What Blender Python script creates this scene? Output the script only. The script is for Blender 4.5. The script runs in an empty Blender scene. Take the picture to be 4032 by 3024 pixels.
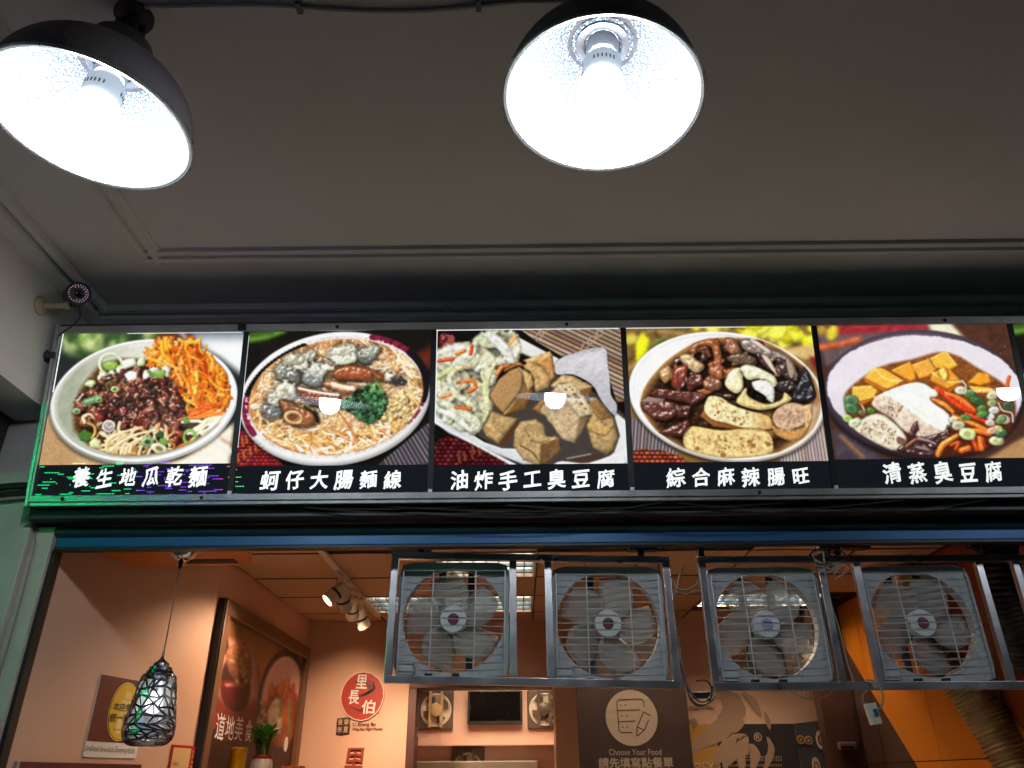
import bpy, bmesh, math, random
import numpy as np
from mathutils import Vector, Matrix

R = math.radians
scene = bpy.context.scene
col = scene.collection
random.seed(7)

# ---------------------------------------------------------------- camera (photo pixels 4032 x 3024)
FPX = 3028.0
CAM = np.array([0., 0., 1.6])
rot = Matrix.Rotation(R(.4), 3, 'Z') @ Matrix.Rotation(R(90+27.2), 3, 'X') @ Matrix.Rotation(R(-.4), 3, 'Z')
cd = bpy.data.cameras.new('camera'); cam = bpy.data.objects.new('camera', cd); col.objects.link(cam)
cd.sensor_width = 36; cd.lens = 36*FPX/4032; cd.clip_start = .02; cd.clip_end = 400
cam.matrix_world = Matrix.Translation(Vector(CAM)) @ rot.to_4x4()
scene.camera = cam
RN = np.array(rot)
def ray(x, y): return RN @ np.array([(x-2016)/FPX, -(y-1512)/FPX, -1.])
def atY(x, y, Y): d = ray(x, y); return CAM+d*(Y/d[1])
def atZ(x, y, Z): d = ray(x, y); return CAM+d*((Z-1.6)/d[2])
def atX(x, y, X): d = ray(x, y); return CAM+d*(X/d[0])

# ---------------------------------------------------------------- night sky, exposure
w = bpy.data.worlds.new('World'); scene.world = w; w.use_nodes = True
nt = w.node_tree; bg = nt.nodes['Background']
sky = nt.nodes.new('ShaderNodeTexSky'); sky.sky_type = 'NISHITA'; sky.sun_disc = False
sky.sun_elevation = R(-4); sky.sun_rotation = R(200)
nt.links.new(sky.outputs[0], bg.inputs[0]); bg.inputs[1].default_value = .05
vs = scene.view_settings; vs.view_transform = 'Standard'; vs.look = 'None'; vs.exposure = 0; vs.gamma = 1; vs.use_curve_mapping = False
scene.cycles.use_denoising = True
scene.cycles.max_bounces = 7; scene.cycles.diffuse_bounces = 4; scene.cycles.glossy_bounces = 4
scene.cycles.use_adaptive_sampling = True; scene.cycles.adaptive_threshold = .025
scene.cycles.transparent_max_bounces = 12; scene.cycles.caustics_reflective = False; scene.cycles.caustics_refractive = False
scene.cycles.sample_clamp_indirect = 6

# ---------------------------------------------------------------- materials
MATS = {}
def nodes(name):
    m = bpy.data.materials.new(name); m.use_nodes = True
    return m, m.node_tree, m.node_tree.nodes['Principled BSDF']
def mat(name, c, rough=.6, metal=0, var=.18, scale=6, bump=0, bscale=40, spec=.5, dirt=None, dscale=2.5, damt=.5, emit=None, es=0, trans=0, coat=0, stretch=None):
    if name in MATS: return MATS[name]
    m, t, b = nodes(name); N = t.nodes.new; L = t.links.new
    tc = N('ShaderNodeTexCoord'); src = tc.outputs['Object']
    if stretch:
        mp = N('ShaderNodeMapping'); mp.inputs['Scale'].default_value = stretch; L(src, mp.inputs[0]); src = mp.outputs[0]
    n1 = N('ShaderNodeTexNoise'); n1.inputs['Scale'].default_value = scale; n1.inputs['Detail'].default_value = 6; L(src, n1.inputs['Vector'])
    mx = N('ShaderNodeMix'); mx.data_type = 'RGBA'; L(n1.outputs[0], mx.inputs[0])
    mx.inputs[6].default_value = (*[v*(1-var) for v in c], 1); mx.inputs[7].default_value = (*[min(v*(1+var), 1) for v in c], 1)
    out = mx.outputs[2]
    if dirt:
        n2 = N('ShaderNodeTexNoise'); n2.inputs['Scale'].default_value = dscale; n2.inputs['Detail'].default_value = 9; n2.inputs['Roughness'].default_value = .7; L(src, n2.inputs['Vector'])
        rp = N('ShaderNodeMapRange'); rp.inputs[1].default_value = .48; rp.inputs[2].default_value = .75; rp.inputs[4].default_value = damt; L(n2.outputs[0], rp.inputs[0])
        m2 = N('ShaderNodeMix'); m2.data_type = 'RGBA'; L(rp.outputs[0], m2.inputs[0]); L(out, m2.inputs[6]); m2.inputs[7].default_value = (*dirt, 1); out = m2.outputs[2]
    L(out, b.inputs['Base Color'])
    rr = N('ShaderNodeMapRange'); rr.inputs[3].default_value = max(rough-.1, .02); rr.inputs[4].default_value = min(rough+.12, 1); L(n1.outputs[0], rr.inputs[0]); L(rr.outputs[0], b.inputs['Roughness'])
    b.inputs['Metallic'].default_value = metal; b.inputs['Specular IOR Level'].default_value = spec
    b.inputs['Transmission Weight'].default_value = trans; b.inputs['Coat Weight'].default_value = coat
    if bump:
        n3 = N('ShaderNodeTexNoise'); n3.inputs['Scale'].default_value = bscale; n3.inputs['Detail'].default_value = 5; L(src, n3.inputs['Vector'])
        bp = N('ShaderNodeBump'); bp.inputs['Strength'].default_value = min(bump, 1); bp.inputs['Distance'].default_value = .01*max(bump, .3); L(n3.outputs[0], bp.inputs['Height']); L(bp.outputs[0], b.inputs['Normal'])
    if emit: b.inputs['Emission Color'].default_value = (*emit, 1); b.inputs['Emission Strength'].default_value = es
    MATS[name] = m; return m
def emitter(name, c, s):
    if name in MATS: return MATS[name]
    m, t, b = nodes(name); b.inputs['Base Color'].default_value = (.8, .8, .8, 1); b.inputs['Emission Color'].default_value = (*c, 1); b.inputs['Emission Strength'].default_value = s
    MATS[name] = m; return m
def srgb(r, g, b):
    f = lambda c: c/255/12.92 if c/255 <= .04045 else ((c/255+.055)/1.055)**2.4
    return (f(r), f(g), f(b))
def print_mat(name, glow, rough=.06, base=.25, coat=0.):
    """ink on film or paper: colour comes from the print's own colour data; glow > 0 when it is lit from behind"""
    m, t, b = nodes(name); a = t.nodes.new('ShaderNodeVertexColor'); a.layer_name = 'ink'
    mu = t.nodes.new('ShaderNodeMix'); mu.data_type = 'RGBA'; mu.blend_type = 'MULTIPLY'; mu.inputs[0].default_value = 1; mu.inputs[7].default_value = (base, base, base, 1)
    t.links.new(a.outputs[0], mu.inputs[6]); t.links.new(mu.outputs[2], b.inputs['Base Color'])
    if glow: t.links.new(a.outputs[0], b.inputs['Emission Color']); b.inputs['Emission Strength'].default_value = glow
    b.inputs['Roughness'].default_value = rough; b.inputs['Coat Weight'].default_value = coat; b.inputs['Coat Roughness'].default_value = .03
    return m

# ---------------------------------------------------------------- mesh helpers
class MB:
    def __init__(s): s.v = []; s.f = []
    def add(s, vs, fs):
        o = len(s.v); s.v += [tuple(map(float, p)) for p in vs]; s.f += [tuple(i+o for i in f) for f in fs]; return s
    def box(s, a, b, M=None):
        x0, y0, z0 = a; x1, y1, z1 = b
        vs = [(x, y, z) for z in (z0, z1) for x, y in ((x0, y0), (x1, y0), (x1, y1), (x0, y1))]
        if M is not None: vs = [tuple(M @ Vector(p)) for p in vs]
        return s.add(vs, [(3, 2, 1, 0), (4, 5, 6, 7), (0, 1, 5, 4), (1, 2, 6, 5), (2, 3, 7, 6), (3, 0, 4, 7)])
    def bar(s, p, q, w, h, up=(0, 0, 1)):
        p, q = Vector(p), Vector(q); d = q-p; L_ = d.length; d.normalize()
        u = d.cross(Vector(up)); u = u.normalized() if u.length > 1e-5 else Vector((1, 0, 0)); v = u.cross(d)
        M = Matrix((u, d, v)).transposed().to_4x4(); M.translation = p
        return s.box((-w/2, 0, -h/2), (w/2, L_, h/2), M)
    def prism(s, pts, n, depth):
        """planar polygon (3-D points) pushed along n by depth"""
        n = Vector(n).normalized()*depth; k = len(pts); P = [Vector(p) for p in pts]
        return s.add([tuple(p) for p in P]+[tuple(p+n) for p in P], [tuple(range(k))[::-1], tuple(range(k, 2*k))]+[(i, (i+1) % k, k+(i+1) % k, k+i) for i in range(k)])
    def tube(s, path, r, n=8, closed=False, cap=True):
        P = [Vector(p) for p in path]; k = len(P); rings = []; fr = None
        for i in range(k):
            a = P[(i-1) % k] if closed or i > 0 else P[0]; b = P[(i+1) % k] if closed or i < k-1 else P[-1]
            t = (b-a).normalized() if (b-a).length > 1e-9 else Vector((0, 0, 1))
            if fr is None: fr = t.orthogonal().normalized()
            fr = (fr-t*fr.dot(t)); fr = fr.normalized() if fr.length > 1e-6 else t.orthogonal().normalized()
            bi = t.cross(fr); rr = r(i/(k-1)) if callable(r) else r
            rings.append([tuple(P[i]+(fr*math.cos(2*math.pi*j/n)+bi*math.sin(2*math.pi*j/n))*rr) for j in range(n)])
        fs = []; m = k if closed else k-1
        for i in range(m):
            for j in range(n): fs.append((i*n+j, i*n+(j+1) % n, ((i+1) % k)*n+(j+1) % n, ((i+1) % k)*n+j))
        if cap and not closed: fs += [tuple(range(n))[::-1], tuple((k-1)*n+j for j in range(n))]
        return s.add([p for q in rings for p in q], fs)
    def lathe(s, prof, n=32, M=None, cap0=False, cap1=False):
        """profile of (radius, height) turned about z"""
        vs = [(r*math.cos(2*math.pi*j/n), r*math.sin(2*math.pi*j/n), z) for r, z in prof for j in range(n)]
        if M is not None: vs = [tuple(M @ Vector(p)) for p in vs]
        fs = [(i*n+j, i*n+(j+1) % n, (i+1)*n+(j+1) % n, (i+1)*n+j) for i in range(len(prof)-1) for j in range(n)]
        if cap0: fs.append(tuple(range(n))[::-1])
        if cap1: fs.append(tuple((len(prof)-1)*n+j for j in range(n)))
        return s.add(vs, fs)
    def build(s, name, m, parent=None, smooth=False, bevel=0, world=True):
        me = bpy.data.meshes.new(name); o = bpy.data.objects.new(name, me); col.objects.link(o)
        off = Vector((0, 0, 0))
        if parent is not None:
            o.parent = parent
            if world:
                q = parent
                while q is not None: off += q.location; q = q.parent
        me.from_pydata([tuple(Vector(p)-off) for p in s.v], [], s.f); me.update()
        bm = bmesh.new(); bm.from_mesh(me); bmesh.ops.recalc_face_normals(bm, faces=bm.faces); bm.to_mesh(me); bm.free()
        if m is not None: me.materials.append(m)
        if smooth:
            for p in me.polygons: p.use_smooth = True
            try: me.set_sharp_from_angle(angle=R(40))
            except Exception: pass
        if bevel:
            b = o.modifiers.new('bevel', 'BEVEL'); b.width = bevel; b.segments = 2; b.limit_method = 'ANGLE'
        return o
def tag(o, label=None, cat=None, group=None, kind=None):
    if label: o['label'] = label
    if cat: o['category'] = cat
    if group: o['group'] = group
    if kind: o['kind'] = kind
    return o
def thing(name, label, cat, loc=(0, 0, 0), group=None):
    o = bpy.data.objects.new(name, None); col.objects.link(o); o.location = loc; o.empty_display_size = .05
    return tag(o, label, cat, group)
def struct(name, mb, m, parent=None, **kw):
    o = mb.build(name, m, parent, **kw)
    if parent is None: o['kind'] = 'structure'
    return o
def copy_tree(o, parent=None):
    c = o.copy(); col.objects.link(c); c.parent = parent
    for ch in list(o.children): copy_tree(ch, c)
    return c
def curve_pts(pts, n=6):
    P = [Vector(p) for p in pts]; out = []; N = len(P)
    for i in range(N-1):
        a, b, c, d = P[max(i-1, 0)], P[i], P[i+1], P[min(i+2, N-1)]
        for k in range(n):
            t = k/n; out.append(.5*((2*b)+(c-a)*t+(2*a-5*b+4*c-d)*t*t+(3*b-a-3*c+d)*t**3))
    return out+[P[-1]]
def circle(c, r, u, v, n=24, a0=0, a1=2*math.pi):
    c, u, v = Vector(c), Vector(u), Vector(v)
    return [c+u*(r*math.cos(a0+(a1-a0)*i/n))+v*(r*math.sin(a0+(a1-a0)*i/n)) for i in range(n+(0 if abs(a1-a0-2*math.pi) < 1e-6 else 1))]

def glyphs(body, offset=0, res=3, sp=1.0):
    c = bpy.data.curves.new('t', 'FONT'); c.body = body; c.resolution_u = res; c.space_character = sp
    c.bevel_depth = offset; c.bevel_resolution = 1
    o = bpy.data.objects.new('t', c); col.objects.link(o)
    me = bpy.data.meshes.new_from_object(o.evaluated_get(bpy.context.evaluated_depsgraph_get()))
    V = np.array([v.co[:] for v in me.vertices]).reshape(-1, 3); Fc = [tuple(p.vertices) for p in me.polygons]
    if offset:                                   # keep the front half of the rounded stroke only
        Fc = [f for f in Fc if V[list(f), 2].mean() > -1e-5]
    V[:, 2] = np.clip(V[:, 2], 0, None)*.05
    bpy.data.objects.remove(o); bpy.data.curves.remove(c); bpy.data.meshes.remove(me)
    return V, Fc
def lettering(name, body, center, u, v, width, height, m, parent=None, offset=0, depth=0., lift=.0015, brush=0., slant=0., sp=1.0):
    """flat (or raised) letters centred on a point of a surface; u right, v up"""
    if brush and len(body) > 1:                  # hand-written look: every character gets its own slight turn, size and rise
        rg_ = random.Random(len(body)*7+ord(body[0])); Vs = []; Fc = []; x0_ = 0
        for ch in body:
            v_, f_ = glyphs(ch, offset); q = v_[:, :2]; c_ = (q.max(0)+q.min(0))/2; q = (q-c_)*rg_.uniform(.92, 1.06)
            a_ = rg_.uniform(-.05, .07); q = np.stack([q[:, 0]*math.cos(a_)-q[:, 1]*math.sin(a_), q[:, 0]*math.sin(a_)+q[:, 1]*math.cos(a_)+.10*q[:, 0]], 1)
            v_[:, :2] = q+np.array([x0_, rg_.uniform(-.03, .03)]); x0_ += sp
            Fc += [tuple(i+sum(len(k) for k in Vs) for i in f) for f in f_]; Vs.append(v_)
        V = np.concatenate(Vs)
    else: V, Fc = glyphs(body, offset, sp=sp)
    zz = V[:, 2]; V = V[:, :2]; lo, hi = V.min(0), V.max(0); zz = zz*height/(hi-lo)[1]; V = (V-(lo+hi)/2)/(hi-lo)
    aspect = width/height
    if brush:
        x, y = V[:, 0]*aspect*6.28, V[:, 1]*6.28
        k = brush
        V = V+np.stack([k*(np.sin(y*1.7+np.sin(x*1.3)*1.5)+.5*np.sin(y*4.1+x*2.2))/aspect, k*(np.sin(x*1.9+1.1+np.sin(y))+.5*np.sin(x*5.3+y*2.9))], 1)
    V[:, 0] += slant*V[:, 1]/aspect
    u = Vector(u).normalized(); v = Vector(v).normalized(); n = u.cross(v); c = Vector(center)+n*lift
    P = [c+u*(p[0]*width)+v*(p[1]*height)+n*float(q) for p, q in zip(V, zz)]
    mb = MB(); k = len(P)
    if depth:
        edges = {}
        for f in Fc:
            for i in range(len(f)): e = (f[i], f[(i+1) % len(f)]); edges[e] = 1
        fs = [tuple(i+k for i in f) for f in Fc]+[(a, b, b+k, a+k) for a, b in edges if (b, a) not in edges]
        mb.add([tuple(p) for p in P]+[tuple(p+n*depth) for p in P], fs)
    else: mb.add([tuple(p) for p in P], Fc)
    return mb.build(name, m, parent)
def flat(name, pts, m, parent=None, n=None, t=.002, **kw):
    """a thin slab with the outline pts"""
    P = [Vector(p) for p in pts]
    if n is None: n = (P[1]-P[0]).cross(P[2]-P[0])
    return MB().prism(P, n, t).build(name, m, parent, **kw)
def ink_sheet(name, art, corners, P00, P10, P11, P01, nu, nv, m, parent, vmax=1.):
    """printed sheet: a fine grid carrying the print's colour"""
    A, B, C_, D = (np.array(p, float) for p in (P00, P10, P11, P01))
    uu, vv = np.meshgrid(np.linspace(0, 1, nu+1), np.linspace(0, 1, nv+1))
    uu = uu.ravel()[:, None]; vv = vv.ravel()[:, None]
    P = A*(1-uu)*(1-vv)+B*uu*(1-vv)+C_*uu*vv+D*(1-uu)*vv
    off = Vector((0, 0, 0)); q = parent
    while q is not None: off += q.location; q = q.parent
    P -= np.array(off)
    me = bpy.data.meshes.new(name); nvt = len(P); nf = nu*nv
    i, j = np.meshgrid(np.arange(nu), np.arange(nv)); b = (j*(nu+1)+i).ravel()
    idx = np.stack([b, b+nu+1, b+nu+2, b+1], 1).astype(np.int32)
    me.vertices.add(nvt); me.vertices.foreach_set('co', P.astype(np.float32).ravel())
    me.loops.add(nf*4); me.loops.foreach_set('vertex_index', idx.ravel())
    me.polygons.add(nf); me.polygons.foreach_set('loop_start', np.arange(0, nf*4, 4, dtype=np.int32)); me.update(calc_edges=True)
    at = me.color_attributes.new('ink', 'FLOAT_COLOR', 'POINT')
    c = sample_print(art, corners, nu, nv, vmax); at.data.foreach_set('color', np.concatenate([c, np.ones((len(c), 1))], 1).astype(np.float32).ravel())
    me.materials.append(m)
    o = bpy.data.objects.new(name, me); col.objects.link(o); o.parent = parent
    return o
# ---------------------------------------------------------------- printed food pictures (flat print, painted procedurally)
class Art:
    """A small painter: shapes are given in picture units, colours in 0-255 display values."""
    def __init__(s, w, h, k=0.3, seed=1):
        s.k = k; s.W = int(w*k); s.H = int(h*k)
        s.a = np.zeros((s.H, s.W, 3), np.float32)
        s.rng = np.random.default_rng(seed)
        s.Y, s.X = np.mgrid[0:s.H, 0:s.W].astype(np.float32)
        s.X /= k; s.Y /= k
        s.noises = [s.fbm(c) for c in (70, 34, 16)]
        s.clip = None; s.gain = 1.22; s.tex = .22; s.sat = .9; s.hm = False
        s.Hh = np.zeros((s.H, s.W), np.float32); s.G = np.zeros((s.H, s.W), np.float32); s.M = np.zeros((s.H, s.W), np.float32)
    def fbm(s, cell, octv=3):
        out = np.zeros((s.H, s.W), np.float32); amp = 1.; tot = 0
        for o in range(octv):
            c = max(cell*s.k, 1.5)
            gh, gw = int(s.H/c)+3, int(s.W/c)+3
            g = s.rng.random((gh, gw)).astype(np.float32)
            yy = np.arange(s.H)/c; xx = np.arange(s.W)/c
            yi = yy.astype(int); xi = xx.astype(int)
            fy = (yy-yi)[:, None]; fx = (xx-xi)[None]
            fy = fy*fy*(3-2*fy); fx = fx*fx*(3-2*fx)
            v = (g[yi][:, xi]*(1-fy)*(1-fx)+g[yi+1][:, xi]*fy*(1-fx)+g[yi][:, xi+1]*(1-fy)*fx+g[yi+1][:, xi+1]*fy*fx)
            out += amp*v; tot += amp; amp *= .55; cell /= 2
        return out/tot
    def fill(s, col): s.a[:] = np.array(col)/255.
    def box(s, x0, y0, x1, y1):
        k = s.k
        return (slice(max(int(y0*k), 0), max(min(int(y1*k)+2, s.H), 0)), slice(max(int(x0*k), 0), max(min(int(x1*k)+2, s.W), 0)))
    def poly_sdf(s, pts, b):
        X, Y = s.X[b], s.Y[b]
        d = np.full(X.shape, 1e9, np.float32); ins = np.zeros(X.shape, bool)
        n = len(pts)
        for i in range(n):
            x0, y0 = pts[i]; x1, y1 = pts[(i+1) % n]
            ex, ey = x1-x0, y1-y0
            t = np.clip(((X-x0)*ex+(Y-y0)*ey)/(ex*ex+ey*ey+1e-9), 0, 1)
            d = np.minimum(d, (X-x0-t*ex)**2+(Y-y0-t*ey)**2)
            if y0 != y1:
                ins ^= ((Y >= min(y0, y1)) & (Y < max(y0, y1)) & (X < x0+(Y-y0)/(y1-y0)*ex))
        d = np.sqrt(d)
        return np.where(ins, -d, d)
    def ell_sdf(s, cx, cy, rx, ry, rot, b):
        c, q = math.cos(math.radians(rot)), math.sin(math.radians(rot))
        dx, dy = s.X[b]-cx, s.Y[b]-cy
        u, v = (dx*c+dy*q)/rx, (-dx*q+dy*c)/ry
        r = np.sqrt(u*u+v*v)+1e-6
        g = np.sqrt((u/rx)**2+(v/ry)**2)/r+1e-9
        return (r-1)/g
    def put(s, b, sdf, col, soft=5, rnd=0, bump=0, bn=1, gloss=0, amb=.55, dif=.6, L=(-.25, -.6, .76), shadow=0, sh_off=(0, 10), grad=None, spots=None, thr=.93):
        if sdf.size == 0: return
        if s.clip is not None: sdf = np.maximum(sdf, s.clip[b])
        hm = s.hm or s.clip is not None
        if shadow and not hm:
            m = np.clip(.5-sdf/34., 0, 1)
            m = np.roll(m, (int(sh_off[1]*s.k), int(sh_off[0]*s.k)), (0, 1))
            s.a[b] *= (1-shadow*m)[..., None]
        m = np.clip(.5-sdf/soft, 0, 1)[..., None]
        c = np.broadcast_to(np.array(col, np.float32)/255., s.a[b].shape).copy()
        if grad is not None:                      # (colour2, axis 'x'/'y', from, to)
            A = s.X[b] if grad[1] == 'x' else s.Y[b]
            t = np.clip((A-grad[2])/(grad[3]-grad[2]), 0, 1)[..., None]
            c = c*(1-t)+np.array(grad[0], np.float32)/255.*t
        if rnd or bump:
            t = np.clip(-sdf/max(rnd, 1e-3), 0, 1) if rnd else 1.
            h = (np.sqrt(np.clip(1-(1-t)**2, 0, 1))*rnd if rnd else 0)+bump*(.75, .42, .24)[bn]*s.noises[bn][b]
            if hm:                                # real relief: stack it on what lies below and light everything at the end
                m2 = m[..., 0]; Hb = s.Hh[b]; w_ = m2.sum()
                if w_ < 1e-3: return
                z0 = (Hb*m2).sum()/w_*.75+min(rnd, 40)*.25
                s.Hh[b] = Hb*(1-m2)+(z0+h)*m2; s.G[b] = s.G[b]*(1-m2)+gloss*m2; s.M[b] = np.maximum(s.M[b], m2)
                c = c*(1+(.40*(s.noises[1][b]-.5)+.30*(s.noises[2][b]-.5) if bump > 22 else .12*(s.noises[2][b]-.5)))[..., None] if bump or rnd else c
                s.a[b] = s.a[b]*(1-m)+np.clip(c, 0, 1)*m
                return
            gy, gx = np.gradient(h*s.k) if min(h.shape) > 1 else (h*0, h*0)
            inv = 1/np.sqrt(gx*gx+gy*gy+1)
            nl = np.clip((-gx*L[0]-gy*L[1]+L[2])*inv, 0, 1)
            c = c*((amb+dif*nl)*(1+(.45*(s.noises[1][b]-.5)+.3*(s.noises[2][b]-.5) if bump > 22 else 0)))[..., None]
            if gloss:
                hx, hy, hz = L[0], L[1], L[2]+1
                n = math.sqrt(hx*hx+hy*hy+hz*hz)
                sp = np.clip((-gx*hx/n-gy*hy/n+hz/n)*inv, 0, 1)
                sp = np.clip((sp-thr)/(1-thr), 0, 1)**2
                c = c+gloss*sp[..., None]
        if spots is not None:
            q = (s.noises[2][b] > spots[1])[..., None]
            c = np.where(q, c*.45+np.array(spots[0])/255.*.55*1., c)
        s.a[b] = s.a[b]*(1-m)+np.clip(c, 0, 1)*m
    def poly(s, pts, col, **kw):
        pts = kw.pop('smooth', 0) and s.cr(pts) or pts
        wob = kw.pop('wob', 0)
        xs = [p[0] for p in pts]; ys = [p[1] for p in pts]
        b = s.box(min(xs)-40, min(ys)-40, max(xs)+40, max(ys)+40)
        d = s.poly_sdf(pts, b)
        if wob: d = d+(s.noises[1][b]-.5)*wob
        s.put(b, d, col, **kw)
    def ell(s, cx, cy, rx, ry, col, rot=0, **kw):
        wob = kw.pop('wob', 0); R = max(rx, ry)+45
        b = s.box(cx-R, cy-R, cx+R, cy+R)
        d = s.ell_sdf(cx, cy, rx, ry, rot, b)
        if wob: d = d+(s.noises[1][b]-.5)*wob
        s.put(b, d, col, **kw)
    def ring(s, cx, cy, rx, ry, w, col, rot=0, **kw):
        R = max(rx, ry)+w+45
        b = s.box(cx-R, cy-R, cx+R, cy+R)
        s.put(b, np.abs(s.ell_sdf(cx, cy, rx, ry, rot, b))-w/2, col, rnd=kw.pop('rnd', w/2), **kw)
    def cr(s, p, n=6, closed=True):
        out = []; N = len(p)
        for i in range(N if closed else N-1):
            g = (lambda j: p[j % N]) if closed else (lambda j: p[min(max(j, 0), N-1)])
            a, b_, c, d = g(i-1), g(i), g(i+1), g(i+2)
            for q in range(n):
                t = q/n
                out.append(tuple(.5*((2*b_[m])+(-a[m]+c[m])*t+(2*a[m]-5*b_[m]+4*c[m]-d[m])*t*t+(-a[m]+3*b_[m]-3*c[m]+d[m])*t**3) for m in (0, 1)))
        if not closed: out.append(tuple(p[-1]))
        return out
    def stroke(s, pts, w, col, taper=0, **kw):
        if kw.pop('smooth', 1) and len(pts) > 2: pts = s.cr(pts, 5, False)
        xs = [p[0] for p in pts]; ys = [p[1] for p in pts]
        b = s.box(min(xs)-w-30, min(ys)-w-30, max(xs)+w+30, max(ys)+w+30)
        X, Y = s.X[b], s.Y[b]
        d = np.full(X.shape, 1e9, np.float32); n = len(pts)-1
        for i in range(n):
            x0, y0 = pts[i]; x1, y1 = pts[i+1]; ex, ey = x1-x0, y1-y0
            t = np.clip(((X-x0)*ex+(Y-y0)*ey)/(ex*ex+ey*ey+1e-9), 0, 1)
            ww = w/2*(1-taper*abs((i+.5)/n*2-1)**2)
            d = np.minimum(d, np.sqrt((X-x0-t*ex)**2+(Y-y0-t*ey)**2)-ww)
        kw.setdefault('rnd', w/2); kw.setdefault('soft', 7); kw.setdefault('amb', .62); kw.setdefault('dif', .46)
        s.put(b, d, col, **kw)
    def inside(s, poly, n):
        xs = [p[0] for p in poly]; ys = [p[1] for p in poly]; out = []
        while len(out) < n:
            x, y = s.rng.uniform(min(xs), max(xs)), s.rng.uniform(min(ys), max(ys)); c = False
            for i in range(len(poly)):
                (x0, y0), (x1, y1) = poly[i], poly[i-1]
                if (y0 > y) != (y1 > y) and x < (x1-x0)*(y-y0)/(y1-y0)+x0: c = not c
            if c: out.append((x, y))
        return out
    def lump(s, x, y, r, col, **kw):
        n = 7; a0 = s.rng.uniform(0, 6.28); sq = s.rng.uniform(.55, .9); th = s.rng.uniform(0, 3.14)
        pts = []
        for i in range(n):
            q = s.rng.uniform(.7, 1.2)*r; a = a0+i*6.283/n
            u, v = q*math.cos(a), q*math.sin(a)*sq
            pts.append((x+u*math.cos(th)-v*math.sin(th), y+u*math.sin(th)+v*math.cos(th)))
        s.poly(s.cr(pts, 3), col, **kw)
    def pick(s, cols, jit=14):
        c = np.array(cols[s.rng.integers(len(cols))], float)
        return tuple(np.clip(c+s.rng.normal(0, jit/2)+s.rng.normal(0, jit/3, 3), 0, 255))
    def curl(s, x, y, L, ang, bend, w, col, **kw):
        pts = []; a = ang; n = 5
        px, py = x-math.cos(ang)*L/2, y-math.sin(ang)*L/2
        for i in range(n):
            pts.append((px, py)); px += math.cos(a)*L/(n-1); py += math.sin(a)*L/(n-1); a += bend/(n-1)
        s.stroke(pts, w, col, **kw)
    def blur(s, r, b=None):
        n = max(int(r*s.k), 1); b = b or (slice(None), slice(None))
        a = s.a[b]
        for ax in (0, 1):
            for _ in range(2):
                p = [(0, 0)]*3; p[ax] = (n, n)
                q = np.cumsum(np.pad(a, p, mode='edge'), ax)
                q = np.insert(q, 0, 0, ax)
                sl = lambda i, j: tuple(slice(i, j) if m == ax else slice(None) for m in range(3))
                a = (q[sl(2*n+1, None)]-q[sl(0, -2*n-1)])/(2*n+1)
        s.a[b] = a
    def beads(s, reg, dx, dy, r, cols, skew=0, dark=(25, 10, 12)):
        s.poly(reg, dark)
        xs = [p[0] for p in reg]; ys = [p[1] for p in reg]
        b = s.box(min(xs), min(ys), max(xs), max(ys)); cl = s.clip
        full = (slice(None), slice(None)); s.clip = s.poly_sdf(reg, full)
        y = min(ys); j = 0
        while y < max(ys)+dy:
            x = min(xs)+(j % 2)*dx/2
            while x < max(xs)+dx:
                s.ell(x, y+skew*(x-min(xs)), r, r*.75, s.pick(cols), rnd=r, amb=.35, dif=.85, gloss=.15, soft=4)
                x += dx
            y += dy; j += 1
        s.clip = cl
    def stripes(s, reg, p, q, n, w, col, dark):
        s.poly(reg, dark); cl = s.clip
        s.clip = s.poly_sdf(reg, (slice(None), slice(None)))
        for i in range(n):
            t = i/(n-1); A = p[0], p[1]; B = q[0], q[1]
            s.stroke([(A[0][0]*(1-t)+B[0][0]*t, A[0][1]*(1-t)+B[0][1]*t), (A[1][0]*(1-t)+B[1][0]*t, A[1][1]*(1-t)+B[1][1]*t)], w, s.pick([col], 18), amb=.5)
        s.clip = cl
    def scallion(s, x, y, r, col, hole=(60, 80, 35), sq=.75, rot=0, body=0):
        if body: s.stroke([(x, y), (x+body*math.cos(math.radians(rot)), y+body*math.sin(math.radians(rot)))], 2*r*sq, tuple(c*.8 for c in col), shadow=.4, gloss=.2)
        s.ell(x, y, r, r*sq, col, rot=rot, rnd=r*.5, gloss=.25, shadow=0 if body else .45)
        s.ell(x, y, r*.48, r*.48*sq, hole, rot=rot, soft=16)

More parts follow.
